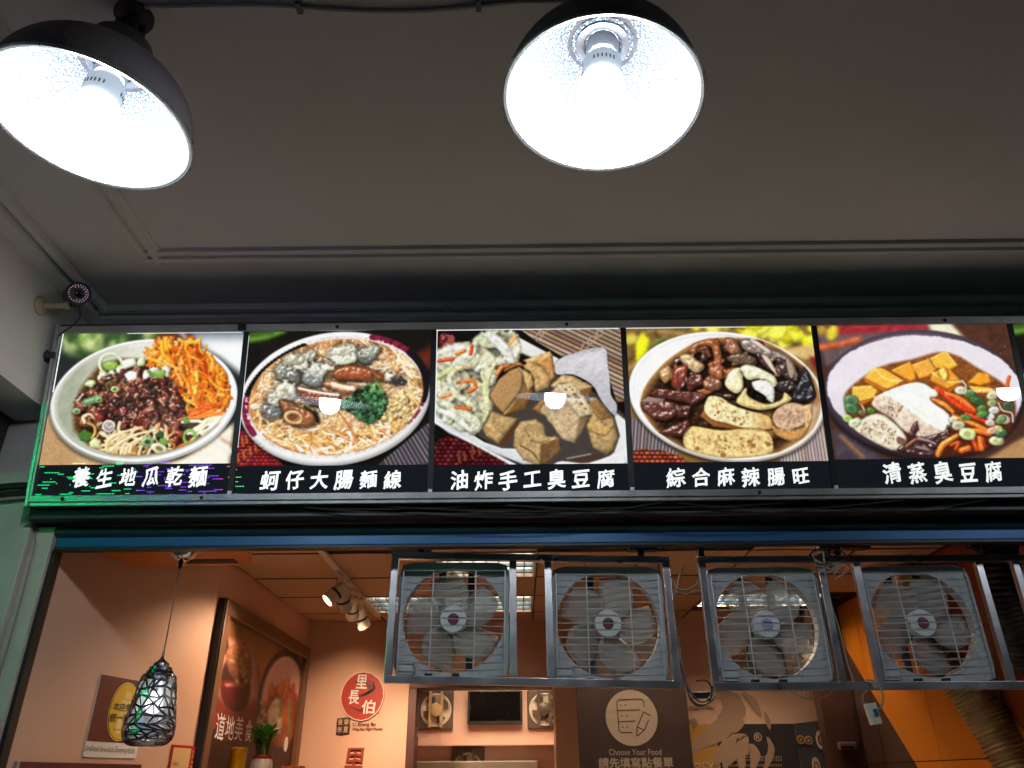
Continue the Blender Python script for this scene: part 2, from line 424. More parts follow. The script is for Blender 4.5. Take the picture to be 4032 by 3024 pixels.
def art_noodles():
    s = Art(1952, 1659, seed=11); s.fill((24, 32, 33))
    s.poly([(470, 150), (1230, 150), (1200, 250), (600, 370), (440, 300)], (58, 78, 40), bump=60, bn=0, soft=60)
    for x, y in s.inside([(490, 170), (1180, 160), (1150, 230), (700, 330), (480, 300)], 60):
        s.lump(x, y, s.rng.uniform(25, 60), s.pick([(120, 150, 70), (160, 180, 110), (70, 105, 40), (35, 60, 28)]), soft=40, rnd=30)
    s.poly([(1180, 150), (1420, 150), (1500, 330), (1250, 260)], (85, 50, 34), soft=40)
    s.stroke([(1380, 160), (1470, 270)], 26, (190, 185, 180))
    s.poly([(1460, 150), (1900, 150), (1900, 520), (1840, 480), (1690, 360), (1480, 240)], (110, 118, 130), soft=70, grad=((250, 250, 250), 'y', 180, 300))
    s.poly([(250, 820), (420, 780), (620, 1060), (1000, 1220), (1400, 1150), (1800, 880), (1760, 1260), (250, 1260)], (165, 128, 86), soft=30, bump=10, grad=((246, 220, 188), 'x', 500, 1500))
    s.stroke([(1640, 1020), (1790, 1110)], 30, (235, 230, 222)); s.stroke([(1700, 1000), (1800, 1065)], 16, (120, 90, 70))
    s.blur(14)
    s.ell(1106, 712, 724, 484, (178, 180, 164), rot=-7, rnd=90, amb=.66, dif=.42, grad=((255, 255, 255), 'x', 700, 1600), shadow=.5, sh_off=(0, 25), soft=8)
    s.ell(1112, 688, 676, 440, (142, 146, 124), rot=-7, soft=26, grad=((236, 232, 222), 'x', 560, 1500), bump=10, bn=0)
    s.ring(1106, 700, 700, 462, 26, (205, 206, 194), rot=-7, amb=.75, dif=.4, grad=((255, 255, 255), 'x', 600, 1500))
    s.hm = True
    s.clip = np.minimum(s.ell_sdf(1112, 690, 668, 432, -7, (slice(None), slice(None))), s.poly_sdf([(1180, 200), (1560, 200), (1800, 700), (1180, 700)], (slice(None), slice(None))))
    s.poly([(560, 780), (620, 600), (760, 420), (930, 370), (1220, 380), (1500, 300), (1740, 460), (1750, 720), (1650, 930), (1420, 1080), (1120, 1140), (880, 1120), (680, 1040), (570, 920)], (96, 62, 30), soft=40, bump=30)
    car = [(1215, 240), (1300, 205), (1330, 290), (1470, 220), (1520, 300), (1640, 370), (1740, 480), (1770, 640), (1725, 770), (1600, 850), (1460, 790), (1390, 630), (1290, 500), (1130, 380)]
    s.poly(car, (196, 82, 14), bump=60, soft=20)
    for i, (x, y) in enumerate(s.inside(car, 330)):
        s.curl(x, y, s.rng.uniform(70, 210), s.rng.normal(1.25, .55), s.rng.normal(0, .9), s.rng.uniform(11, 30), s.pick([(244, 150, 34), (236, 124, 22), (222, 98, 16), (250, 170, 66), (190, 72, 14), (228, 110, 20)], 18), gloss=.16, shadow=.34, sh_off=(2, 6), bump=24, bn=2)
    for p, w in (([(1240, 250), (1250, 330), (1300, 390)], 34), ([(1420, 290), (1450, 225), (1490, 250)], 18), ([(1270, 210), (1275, 300)], 30), ([(1150, 370), (1260, 420)], 22)): s.stroke(p, w, (250, 160, 34), gloss=.3, shadow=.3)
    s.ring(850, 410, 84, 78, 26, (206, 214, 176)); s.ell(850, 425, 62, 44, (128, 158, 66), rnd=30, gloss=.2); s.ell(930, 450, 40, 34, (170, 200, 110), rnd=25)
    for x, y, r in ((985, 408, 58), (1085, 395, 40), (930, 460, 40), (1040, 452, 44), (800, 498, 42), (860, 488, 40), (770, 510, 36), (700, 560, 44), (1270, 470, 42)): s.lump(x, y, r, s.pick([(226, 228, 204), (196, 208, 150)]), rnd=30, gloss=.3, shadow=.3)
    meat = [(590, 680), (680, 610), (850, 500), (1060, 440), (1200, 500), (1330, 560), (1400, 700), (1430, 850), (1330, 960), (1120, 950), (900, 920), (720, 920), (590, 840)]
    s.poly(meat, (52, 22, 14), bump=60, soft=20, wob=60)
    for x, y in s.inside(meat, 420):
        s.lump(x, y, s.rng.uniform(12, 44), s.pick([(100, 36, 24), (74, 32, 20), (116, 62, 36), (48, 22, 16), (84, 26, 22), (122, 72, 42), (40, 20, 18), (104, 42, 26)], 14), rnd=12, bump=40, bn=2, gloss=.7, amb=.40, dif=.65, shadow=.4, soft=12, thr=.95)
    for x, y in s.inside(meat, 70): s.curl(x, y, s.rng.uniform(16, 50), s.rng.uniform(0, 3), .6, s.rng.uniform(5, 9), s.pick([(226, 190, 170), (190, 130, 110), (160, 92, 66)]), soft=9, rnd=0)
    for x, y, r in ((1340, 900, 60), (1370, 960, 55), (1340, 1020, 56), (1200, 930, 46), (900, 960, 36), (1260, 1000, 40), (760, 820, 46)): s.lump(x, y, r, s.pick([(128, 44, 28), (104, 40, 30)]), rnd=30, bump=30, bn=2, gloss=.9, amb=.35, dif=.8, shadow=.5)
    for i in range(46):
        x = s.rng.uniform(700, 1330); s.curl(x, 1060+s.rng.uniform(-70, 50)-abs(x-1040)*.1, s.rng.uniform(90, 260), s.rng.normal(0, .9), s.rng.normal(0, 2.2), s.rng.uniform(18, 26), s.pick([(226, 186, 128), (206, 160, 98), (240, 214, 164), (184, 126, 70)]), gloss=.25, shadow=.4)
    for p in ([(830, 1100), (820, 1030), (900, 960), (1000, 930), (1090, 905)], [(850, 1090), (950, 1010), (1060, 960), (1200, 930)], [(960, 1110), (1000, 1040), (1080, 1000), (1150, 1020)], [(940, 1100), (960, 1040), (1010, 1045), (1000, 1100)], [(1070, 1120), (1090, 1060), (1160, 1010)], [(650, 860), (640, 820), (690, 800), (720, 830)]): s.stroke(p, 24, s.pick([(228, 184, 122), (238, 206, 150)]), gloss=.3, shadow=.45)
    for i in range(16):
        s.curl(1600+s.rng.normal(0, 60), 900+s.rng.normal(0, 55), 210, -.6+s.rng.normal(0, .2), s.rng.normal(0, .5), 28, s.pick([(244, 230, 184), (232, 208, 150), (250, 244, 214)]), gloss=.3, shadow=.35)
    for i in range(14): s.curl(1560+s.rng.normal(0, 60), 800+s.rng.normal(0, 24), 170, -.25, s.rng.normal(0, .4), 20, s.pick([(240, 110, 24), (222, 84, 20)]), gloss=.3, shadow=.3)
    for i in range(9): s.curl(1480+s.rng.normal(0, 50), 1040+s.rng.normal(0, 14), 150, -.5, .2, 22, s.pick([(238, 120, 40), (226, 96, 30)]), gloss=.3)
    s.poly([(955, 490), (1000, 462), (1050, 480), (1045, 520), (990, 540), (965, 515)], (244, 244, 238), rnd=14, shadow=.5); s.lump(1120, 500, 40, (242, 236, 228), rnd=20, bump=50, bn=2)
    s.poly([(1130, 460), (1180, 432), (1225, 450), (1190, 500), (1150, 490)], (228, 236, 214), rnd=14); s.ell(1222, 490, 56, 32, (116, 156, 66), rot=-10, rnd=20, gloss=.25, shadow=.4); s.stroke([(1140, 470), (1180, 505)], 26, (90, 132, 60))
    s.ring(850, 580, 34, 34, 14, (74, 108, 58)); s.scallion(882, 606, 32, (178, 196, 116)); s.stroke([(665, 705), (760, 680)], 58, (98, 142, 92), gloss=.3, shadow=.45); s.scallion(762, 690, 30, (128, 172, 100)); s.scallion(590, 775, 32, (150, 172, 118)); s.stroke([(600, 690), (640, 640)], 10, (210, 200, 196))
    s.poly([(600, 960), (650, 915), (720, 955), (680, 1020), (620, 1005)], (64, 104, 40), rnd=14, shadow=.45); s.poly([(685, 1020), (730, 980), (780, 1015), (765, 1065), (700, 1060)], (208, 212, 142), rnd=24, gloss=.2, shadow=.4)
    s.ell(835, 895, 52, 50, (214, 206, 198), rnd=12, shadow=.4); s.ell(835, 897, 38, 36, (150, 132, 126), rnd=10); s.stroke([(815, 880), (840, 905), (860, 890)], 8, (216, 208, 200))
    s.scallion(1135, 1020, 52, (138, 172, 112), (38, 60, 34)); s.scallion(1225, 1072, 66, (228, 232, 184), (120, 100, 50), .6, 20); s.ell(1260, 1020, 36, 26, (112, 150, 70), rot=30, rnd=15); s.ring(1460, 985, 44, 52, 26, (128, 170, 84), shadow=.4); s.poly([(1400, 840), (1440, 820), (1465, 870), (1420, 890)], (92, 138, 66), rnd=10); s.poly([(1190, 960), (1260, 935), (1260, 995), (1200, 990)], (44, 80, 46), rnd=12)
    s.clip = None
    s.ring(1104, 716, 712, 474, 22, (226, 222, 214), rot=-7, amb=.7, dif=.4, L=(0, .5, .8)) if 0 else None
    return s, [(480, 176), (1868, 172), (1755, 1440), (262, 1438)]

def art_vermicelli():
    s = Art(1757, 1659, seed=22); s.fill((20, 18, 15))
    s.stroke([(150, 235), (280, 215), (420, 165)], 46, (86, 132, 40)); s.stroke([(150, 190), (330, 180)], 30, (60, 96, 34))
    for i in range(6): s.stroke([(230+i*40, 250), (330+i*36, 420)], 12, (34, 28, 26))
    s.poly([(1400, 380), (1560, 300), (1560, 480), (1450, 440)], (88, 34, 22), soft=60)
    s.blur(10)
    s.beads([(40, 960), (140, 940), (460, 1250), (40, 1250)], 34, 27, 17, [(158, 32, 40), (140, 26, 36), (172, 46, 40)])
    for x, y in ((75, 1165), (120, 1140), (170, 1110), (210, 1085), (110, 1040), (140, 1020)): s.stroke([(x, y-26), (x+8, y+26)], 26, (186, 84, 44), shadow=.4)
    s.stripes([(1120, 1250), (1300, 1100), (1560, 880), (1560, 1250)], ((1180, 1130), (1240, 1260)), ((1560, 850), (1760, 1160)), 17, 9, (116, 108, 112), (52, 48, 54))
    s.ell(816, 706, 736, 522, (236, 237, 234), rot=-8, rnd=60, amb=.62, dif=.45, shadow=.5, sh_off=(0, 24), soft=7)
    s.ell(822, 690, 702, 476, (206, 190, 188), rot=-8, soft=10, bump=40, bn=2)
    for t in list(np.linspace(2.7, 3.35, 22))+list(np.linspace(-1.15, -.62, 22))+list(np.linspace(.3, .62, 12)): s.ell(822+692*math.cos(t), 690+468*math.sin(t)-.135*690*math.cos(t), 26, 22, s.pick([(120, 28, 48), (104, 22, 40)]), soft=8)
    s.ell(822, 690, 702, 476, (226, 214, 214), rot=-8, soft=10) if 0 else None
    for i in range(150):
        a = s.rng.uniform(0, 6.28); s.lump(822+690*math.cos(a)*.99+.14*466*math.sin(a), 690+466*math.sin(a)-.13*690*math.cos(a), s.rng.uniform(5, 12), (222, 200, 206), soft=8)
    for t in np.linspace(3.4, 4.35, 20): s.ell(822+694*math.cos(t), 690+468*math.sin(t)-.135*690*math.cos(t), 30, 20, (18, 14, 16))
    for t in np.linspace(-.6, .25, 20): s.ell(822+694*math.cos(t), 690+468*math.sin(t)-.135*690*math.cos(t), 28, 30, (22, 18, 22))
    full = (slice(None), slice(None))
    s.clip = s.ell_sdf(826, 692, 672, 450, -8, full)
    s.ell(826, 692, 672, 450, (176, 118, 64), rot=-8, bump=60, soft=8)
    AM = [(206, 150, 86), (236, 200, 150), (180, 112, 54), (222, 172, 110), (158, 90, 40), (250, 232, 204)]
    for i in range(420):
        a = s.rng.uniform(0, 6.28); r = math.sqrt(s.rng.uniform(.05, 1)); x = 826+640*r*math.cos(a); y = 692+430*r*math.sin(a)-90*r*math.cos(a)
        ang = s.rng.normal(.25 if y > 850 else (2.3 if x < 420 else .9), .55)
        s.curl(x, y, s.rng.uniform(90, 300), ang, s.rng.normal(0, .9), s.rng.uniform(8, 17), s.pick(AM), gloss=.55, amb=.5, dif=.6, shadow=.26, sh_off=(2, 5), thr=.9)
    for i in range(150): s.curl(s.rng.uniform(250, 1350), s.rng.uniform(900, 1150), s.rng.uniform(140, 330), s.rng.normal(.25, .45), s.rng.normal(.1, 1.1), s.rng.uniform(10, 22), s.pick([(226, 170, 100), (240, 204, 150), (198, 130, 64), (250, 232, 200), (214, 150, 82), (186, 116, 56)]), gloss=.35, shadow=.3, thr=.9)
    for i in range(40): s.curl(s.rng.uniform(1250, 1480), s.rng.uniform(420, 850), s.rng.uniform(120, 260), s.rng.normal(1.1, .4), s.rng.normal(0, .7), 14, s.pick([(238, 214, 170), (216, 180, 124), (190, 140, 84)]), gloss=.5, shadow=.3)
    for i in range(90):
        a = s.rng.uniform(0, 6.28); r = math.sqrt(s.rng.uniform(.2, 1)); s.curl(826+640*r*math.cos(a), 692+430*r*math.sin(a)-90*r*math.cos(a), s.rng.uniform(20, 70), s.rng.normal(.2, .5), 0, s.rng.uniform(7, 13), (255, 250, 240), soft=14, rnd=0)
    s.poly([(240, 640), (330, 480), (480, 370), (720, 300), (980, 290), (1220, 360), (1330, 520), (1260, 760), (1080, 900), (760, 930), (480, 930), (270, 830)], (190, 148, 104), soft=90, bump=60, gloss=.4)
    for i in range(90):
        x, y = s.inside([(240, 640), (330, 480), (480, 370), (980, 290), (1330, 520), (1260, 760), (760, 930), (270, 830)], 1)[0]
        s.curl(x, y, s.rng.uniform(60, 190), s.rng.normal(.3, .6), s.rng.normal(0, 1.), s.rng.uniform(7, 15), s.pick(AM + [(226, 214, 206), (240, 226, 206)]), gloss=.8, shadow=.3)
    oy = dict(bump=60, bn=1, gloss=.8, amb=.5, dif=.62, shadow=.45, thr=.93, soft=16)
    for x, y, rx, ry, c in ((445, 480, 92, 84, (120, 120, 106)), (500, 530, 60, 50, (92, 94, 88)), (560, 430, 70, 62, (186, 180, 160)), (610, 370, 80, 44, (150, 148, 132)), (500, 390, 90, 50, (150, 146, 120)), (650, 540, 86, 74, (110, 112, 108)), (690, 480, 80, 64, (170, 168, 156)), (760, 460, 46, 36, (214, 206, 178)), (880, 370, 118, 66, (208, 204, 178)), (880, 330, 110, 44, (164, 160, 138)), (1060, 365, 74, 62, (96, 98, 90)), (1100, 330, 66, 48, (146, 146, 130)), (440, 640, 88, 78, (202, 196, 170)), (390, 690, 90, 60, (160, 152, 132)), (330, 795, 82, 62, (96, 96, 98)), (360, 730, 60, 40, (150, 144, 126)), (1280, 555, 86, 36, (52, 50, 46)), (1240, 530, 50, 30, (190, 184, 168))):
        s.ell(x, y, rx, ry, c, rot=s.rng.uniform(-25, 25), rnd=min(rx, ry)*.45, wob=60, **oy)
    br = dict(bump=44, bn=1, gloss=.75, amb=.5, dif=.55, shadow=.5, thr=.94, soft=12)
    s.poly(s.cr([(800, 500), (870, 450), (980, 440), (1100, 480), (1200, 530), (1160, 570), (1000, 565), (850, 560)]), (132, 66, 34), rnd=36, **br)
    s.poly(s.cr([(730, 590), (800, 560), (900, 590), (1000, 600), (960, 660), (820, 640)]), (168, 108, 64), rnd=30, **br); s.stroke([(800, 590), (880, 610), (960, 630)], 30, (236, 214, 180), gloss=.5)
    s.poly([(520, 600), (600, 615), (860, 672), (866, 740), (740, 750), (560, 700)], (112, 52, 28), rnd=24, **br); s.stroke([(540, 618), (700, 655), (850, 675)], 18, (236, 226, 214)); s.poly([(545, 690), (740, 745), (860, 735), (800, 790), (640, 770)], (70, 38, 24), soft=14)
    s.poly(s.cr([(390, 720), (470, 715), (560, 770), (660, 780), (690, 860), (600, 920), (480, 900), (430, 830)]), (126, 74, 42), rnd=36, **br); s.ring(500, 845, 62, 44, 22, (204, 164, 110), rot=12, gloss=.4); s.ell(500, 850, 34, 22, (110, 60, 30), rnd=10); s.stroke([(590, 770), (660, 810), (690, 880)], 26, (26, 22, 20), gloss=.6); s.stroke([(600, 762), (650, 790)], 8, (110, 150, 60))
    s.stroke([(730, 780), (800, 700)], 20, (228, 198, 150), shadow=.4); s.stroke([(690, 790), (720, 860)], 12, (232, 222, 200)); s.stroke([(920, 580), (1060, 596)], 22, (236, 214, 176), gloss=.4)
    for i in range(70): s.lump(s.rng.normal(1290, 60), s.rng.normal(780, 60), s.rng.uniform(14, 28), s.pick([(196, 166, 96), (168, 130, 66), (214, 190, 128)]), rnd=14, gloss=.6)
    lf = [(1000, 640), (1130, 600), (1210, 680), (1210, 780), (1150, 880), (1060, 900), (960, 820), (850, 760), (940, 700)]
    s.poly(s.cr(lf), (30, 54, 32), soft=40)
    for x, y in s.inside(lf, 230): s.lump(x, y, s.rng.uniform(8, 27), s.pick([(40, 80, 46), (62, 106, 60), (26, 56, 34), (84, 128, 80), (20, 44, 26)]), rnd=8, bump=26, bn=2, gloss=.15, shadow=.35, soft=7)
    for p in ([(1110, 520), (1140, 580), (1190, 660)], [(1170, 560), (1120, 600), (1060, 590)], [(1140, 580), (1100, 650)]): s.stroke(p, 15, (104, 156, 78), gloss=.3, shadow=.4)
    s.clip = None
    return s, [(155, 172), (1556, 176), (1530, 1440), (48, 1446)]

def art_tofu():
    s = Art(1757, 1659, seed=33); s.fill((18, 14, 14)); s.gain = 1.08
    full = (slice(None), slice(None))
    s.poly([(760, 150), (1640, 150), (1640, 720), (1520, 740), (1400, 330), (1100, 380), (900, 260)], (58, 40, 32))
    cl = s.poly_sdf([(760, 150), (1640, 150), (1640, 720), (1520, 740), (1400, 330), (1100, 380), (900, 260)], full); s.clip = cl
    for i in range(22):
        o = i*36-300; s.stroke([(740, 60+o), (1700, 520+o)], 24, s.pick([(158, 128, 100), (132, 102, 78), (176, 148, 120)], 24), amb=.45, shadow=.5)
    for x, y in ((930, 215), (1330, 250), (1280, 300), (880, 260), (1390, 200), (960, 180)): s.ring(x, y, 34, 20, 11, (170, 144, 120), rot=-50, shadow=.6)
    s.clip = None
    s.lump(210, 280, 80, (96, 26, 26), bump=50, rnd=30, gloss=.5); s.lump(250, 250, 40, (150, 70, 60), rnd=10); s.poly([(100, 420), (220, 430), (240, 560), (100, 600)], (54, 12, 22), soft=40)
    s.beads([(100, 1060), (220, 1000), (420, 1060), (760, 1250), (100, 1250)], 42, 32, 19, [(112, 22, 32), (92, 18, 28), (136, 40, 40)])
    for x, y in ((300, 1180), (345, 1165), (400, 1150), (455, 1120), (410, 1110)): s.stroke([(x, y-28), (x+14, y+28)], 25, (150, 62, 44), shadow=.5)
    s.poly([(1040, 430), (1560, 820), (1620, 900), (1620, 1260), (860, 1260), (450, 1000), (500, 600)], (66, 58, 54), soft=16)
    s.poly([(1490, 800), (1600, 890), (1620, 1260), (1380, 1240), (1500, 1130), (1545, 1000)], (222, 228, 224), soft=10, bump=10, shadow=.4)
    s.poly([(750, 220), (1080, 400), (1040, 470), (730, 330)], (226, 222, 214), soft=10, rnd=20)
    s.poly(s.cr([(1050, 440), (1140, 370), (1415, 308), (1450, 430), (1468, 560), (1476, 680), (1522, 760), (1500, 840), (1400, 720), (1330, 600), (1180, 520), (1060, 520)], 3), (214, 210, 214), soft=6, bump=20, bn=0, amb=.5, shadow=.5, grad=((178, 176, 184), 'y', 420, 820))
    s.poly([(120, 850), (250, 890), (500, 1050), (640, 1100), (840, 1105), (890, 1230), (800, 1230), (500, 1110), (230, 985), (120, 900)], (206, 206, 210), soft=6, bump=16, bn=0, rnd=20, shadow=.5)
    s.poly([(110, 860), (240, 960), (700, 1200), (760, 1230), (700, 1230), (110, 900)], (228, 228, 228), soft=6)
    s.poly(s.cr([(1030, 1230), (1100, 1200), (1300, 1215), (1540, 1140), (1560, 1240), (1030, 1240)], 3), (226, 228, 226), soft=6, rnd=14); s.stroke([(1140, 1180), (1320, 1145)], 12, (150, 150, 152)); s.poly([(1150, 1190), (1400, 1140), (1420, 1170), (1250, 1215)], (76, 46, 34), soft=20)
    s.hm = True
    cab = [(120, 340), (260, 290), (400, 280), (500, 190), (740, 185), (775, 320), (740, 440), (640, 430), (570, 560), (550, 760), (525, 860), (420, 985), (320, 960), (120, 840)]
    s.poly(cab, (196, 190, 150), bump=70, soft=14, shadow=.5)
    cl = s.poly_sdf(cab, full); s.clip = cl-14
    for x, y in s.inside(cab, 60): s.lump(x, y, s.rng.uniform(50, 120), s.pick([(226, 222, 190), (212, 208, 164), (238, 236, 216), (198, 192, 146), (220, 214, 180)], 20), rnd=14, bump=34, bn=1, amb=.56, dif=.5, shadow=.34, soft=20)
    for x, y in s.inside(cab, 150): s.curl(x, y, s.rng.uniform(90, 260), s.rng.normal(1.9, .7), s.rng.normal(0, 1.3), s.rng.uniform(7, 20), s.pick([(248, 246, 232), (240, 238, 214), (178, 170, 124), (222, 220, 178), (196, 190, 150)], 16), soft=16, rnd=0)
    s.clip = None
    for p, w, c in (([(540, 210), (640, 300), (710, 410)], 110, (236, 238, 222)), ([(440, 270), (400, 360), (290, 440), (230, 560)], 90, (226, 226, 196)), ([(150, 350), (280, 310), (390, 330)], 64, (236, 236, 220)), ([(590, 440), (520, 560), (520, 700), (540, 790)], 74, (218, 222, 160)), ([(140, 720), (280, 800), (440, 900), (400, 960)], 110, (214, 214, 180)), ([(140, 790), (300, 870), (380, 950)], 70, (234, 234, 214)), ([(240, 560), (270, 660), (380, 740), (430, 800)], 70, (224, 226, 186)), ([(130, 560), (210, 500), (330, 470)], 60, (206, 212, 140)), ([(600, 420), (690, 400), (740, 440)], 30, (232, 232, 206))): s.stroke(p, w*.8, c, bump=60, bn=1, amb=.56, dif=.48, gloss=.1, shadow=.4, taper=.5, soft=24, rnd=w*.2)
    for p in ([(700, 280), (745, 230)], [(150, 415), (260, 400)], [(290, 360), (350, 335)], [(300, 590), (420, 570), (430, 640)], [(170, 700), (240, 680)], [(380, 660), (440, 620)], [(290, 780), (400, 790)], [(600, 470), (720, 450)], [(660, 490), (760, 440), (790, 450)], [(400, 360), (410, 300)], [(600, 520), (640, 460)]): s.stroke(p, 30, s.pick([(228, 110, 40), (214, 84, 34), (240, 140, 70)]), gloss=.3, shadow=.4, taper=.4)
    T = dict(bump=34, bn=2, amb=.46, dif=.60, gloss=.10, shadow=.75, sh_off=(8, 20), soft=9, wob=16)
    s.poly([(820, 420), (1000, 345), (1025, 360), (1052, 540), (1000, 600), (900, 560)], (190, 134, 74), rnd=30, **T); s.poly([(800, 410), (1010, 338), (1020, 370), (850, 440)], (222, 178, 110), rnd=10, bump=40, bn=2, soft=6)
    s.poly([(800, 450), (850, 415), (960, 470), (1015, 540), (1000, 620), (900, 655), (850, 560)], (200, 156, 96), rnd=44, **T)
    s.poly([(1005, 610), (1100, 522), (1180, 530), (1335, 610), (1310, 700), (1180, 720)], (196, 162, 108), rnd=40, **T); s.poly([(1240, 650), (1335, 612), (1310, 700), (1260, 710)], (132, 84, 44), rnd=10, soft=8)
    s.poly([(480, 940), (560, 800), (640, 830), (765, 870), (720, 930), (610, 1060), (520, 1010)], (182, 146, 90), rnd=44, **T); s.poly([(620, 1060), (760, 870), (770, 900), (650, 1090)], (84, 52, 26), soft=10)
    s.poly([(535, 690), (610, 560), (700, 490), (770, 462), (850, 500), (890, 570), (880, 680), (820, 790), (660, 850), (600, 790)], (134, 92, 44), rnd=40, **T)
    s.poly([(540, 690), (615, 560), (700, 492), (765, 465), (805, 520), (790, 640), (650, 830), (590, 770)], (176, 132, 80), rnd=24, bump=22, bn=2, amb=.5, soft=8); s.stroke([(770, 468), (806, 525), (790, 645), (655, 830)], 12, (220, 184, 132)); s.poly([(800, 480), (870, 520), (885, 600), (840, 650), (808, 560)], (200, 164, 104), rnd=24, bump=60, bn=2, soft=8)
    s.poly([(1310, 700), (1362, 698), (1430, 770), (1500, 870), (1530, 1010), (1490, 1110), (1440, 1142), (1340, 1100), (1290, 950)], (178, 144, 92), rnd=50, **T); s.poly(s.cr([(1300, 900), (1380, 880), (1440, 920), (1500, 900), (1450, 990), (1380, 990), (1300, 950)]), (196, 156, 92), rnd=24, bump=60, bn=2, soft=8); s.poly([(1320, 720), (1380, 720), (1480, 860), (1400, 880), (1330, 820)], (144, 104, 58), rnd=16, bump=30, soft=8)
    s.poly([(870, 790), (980, 680), (1040, 640), (1000, 780), (960, 850)], (150, 106, 58), rnd=30, **T)
    s.poly([(1060, 600), (1180, 585), (1240, 660), (1332, 790), (1310, 860), (1260, 960), (1195, 1055), (1100, 1030), (980, 860), (930, 800)], (186, 160, 120), rnd=20, **T)
    s.poly([(1055, 600), (1180, 585), (1250, 670), (1332, 790), (1325, 845), (1240, 850), (1150, 740)], (206, 184, 142), rnd=14, bump=26, bn=2, soft=8)
    for x, y, r in ((1150, 690, 20), (1200, 685, 22), (1225, 700, 14), (1130, 640, 12), (1250, 750, 14), (1180, 640, 10), (1210, 730, 9), (1280, 790, 11), (1160, 620, 8)): s.ell(x, y, r, r*.7, (118, 78, 40), soft=6, rot=30)
    s.stroke([(1060, 602), (1150, 742), (1240, 852)], 8, (226, 206, 164)); s.poly([(1240, 855), (1330, 840), (1260, 960), (1195, 1050)], (140, 112, 76), rnd=8, soft=10)
    s.poly([(735, 960), (780, 890), (900, 868), (960, 920), (980, 1000), (1080, 1015), (1095, 1120), (1000, 1200), (920, 1235), (800, 1190), (728, 1080)], (182, 148, 96), rnd=40, **T); s.poly([(940, 1060), (1085, 1020), (1095, 1120), (990, 1210), (920, 1230)], (112, 80, 46), rnd=10, bump=40, bn=2, soft=6); s.stroke([(740, 960), (800, 920), (850, 1010)], 10, (214, 176, 112)); s.stroke([(860, 1040), (950, 1060), (1050, 1005)], 10, (206, 168, 108)); s.stroke([(780, 1080), (870, 1130), (920, 1200)], 8, (96, 64, 32))
    return s, [(140, 174), (1549, 160), (1612, 1430), (108, 1446)]

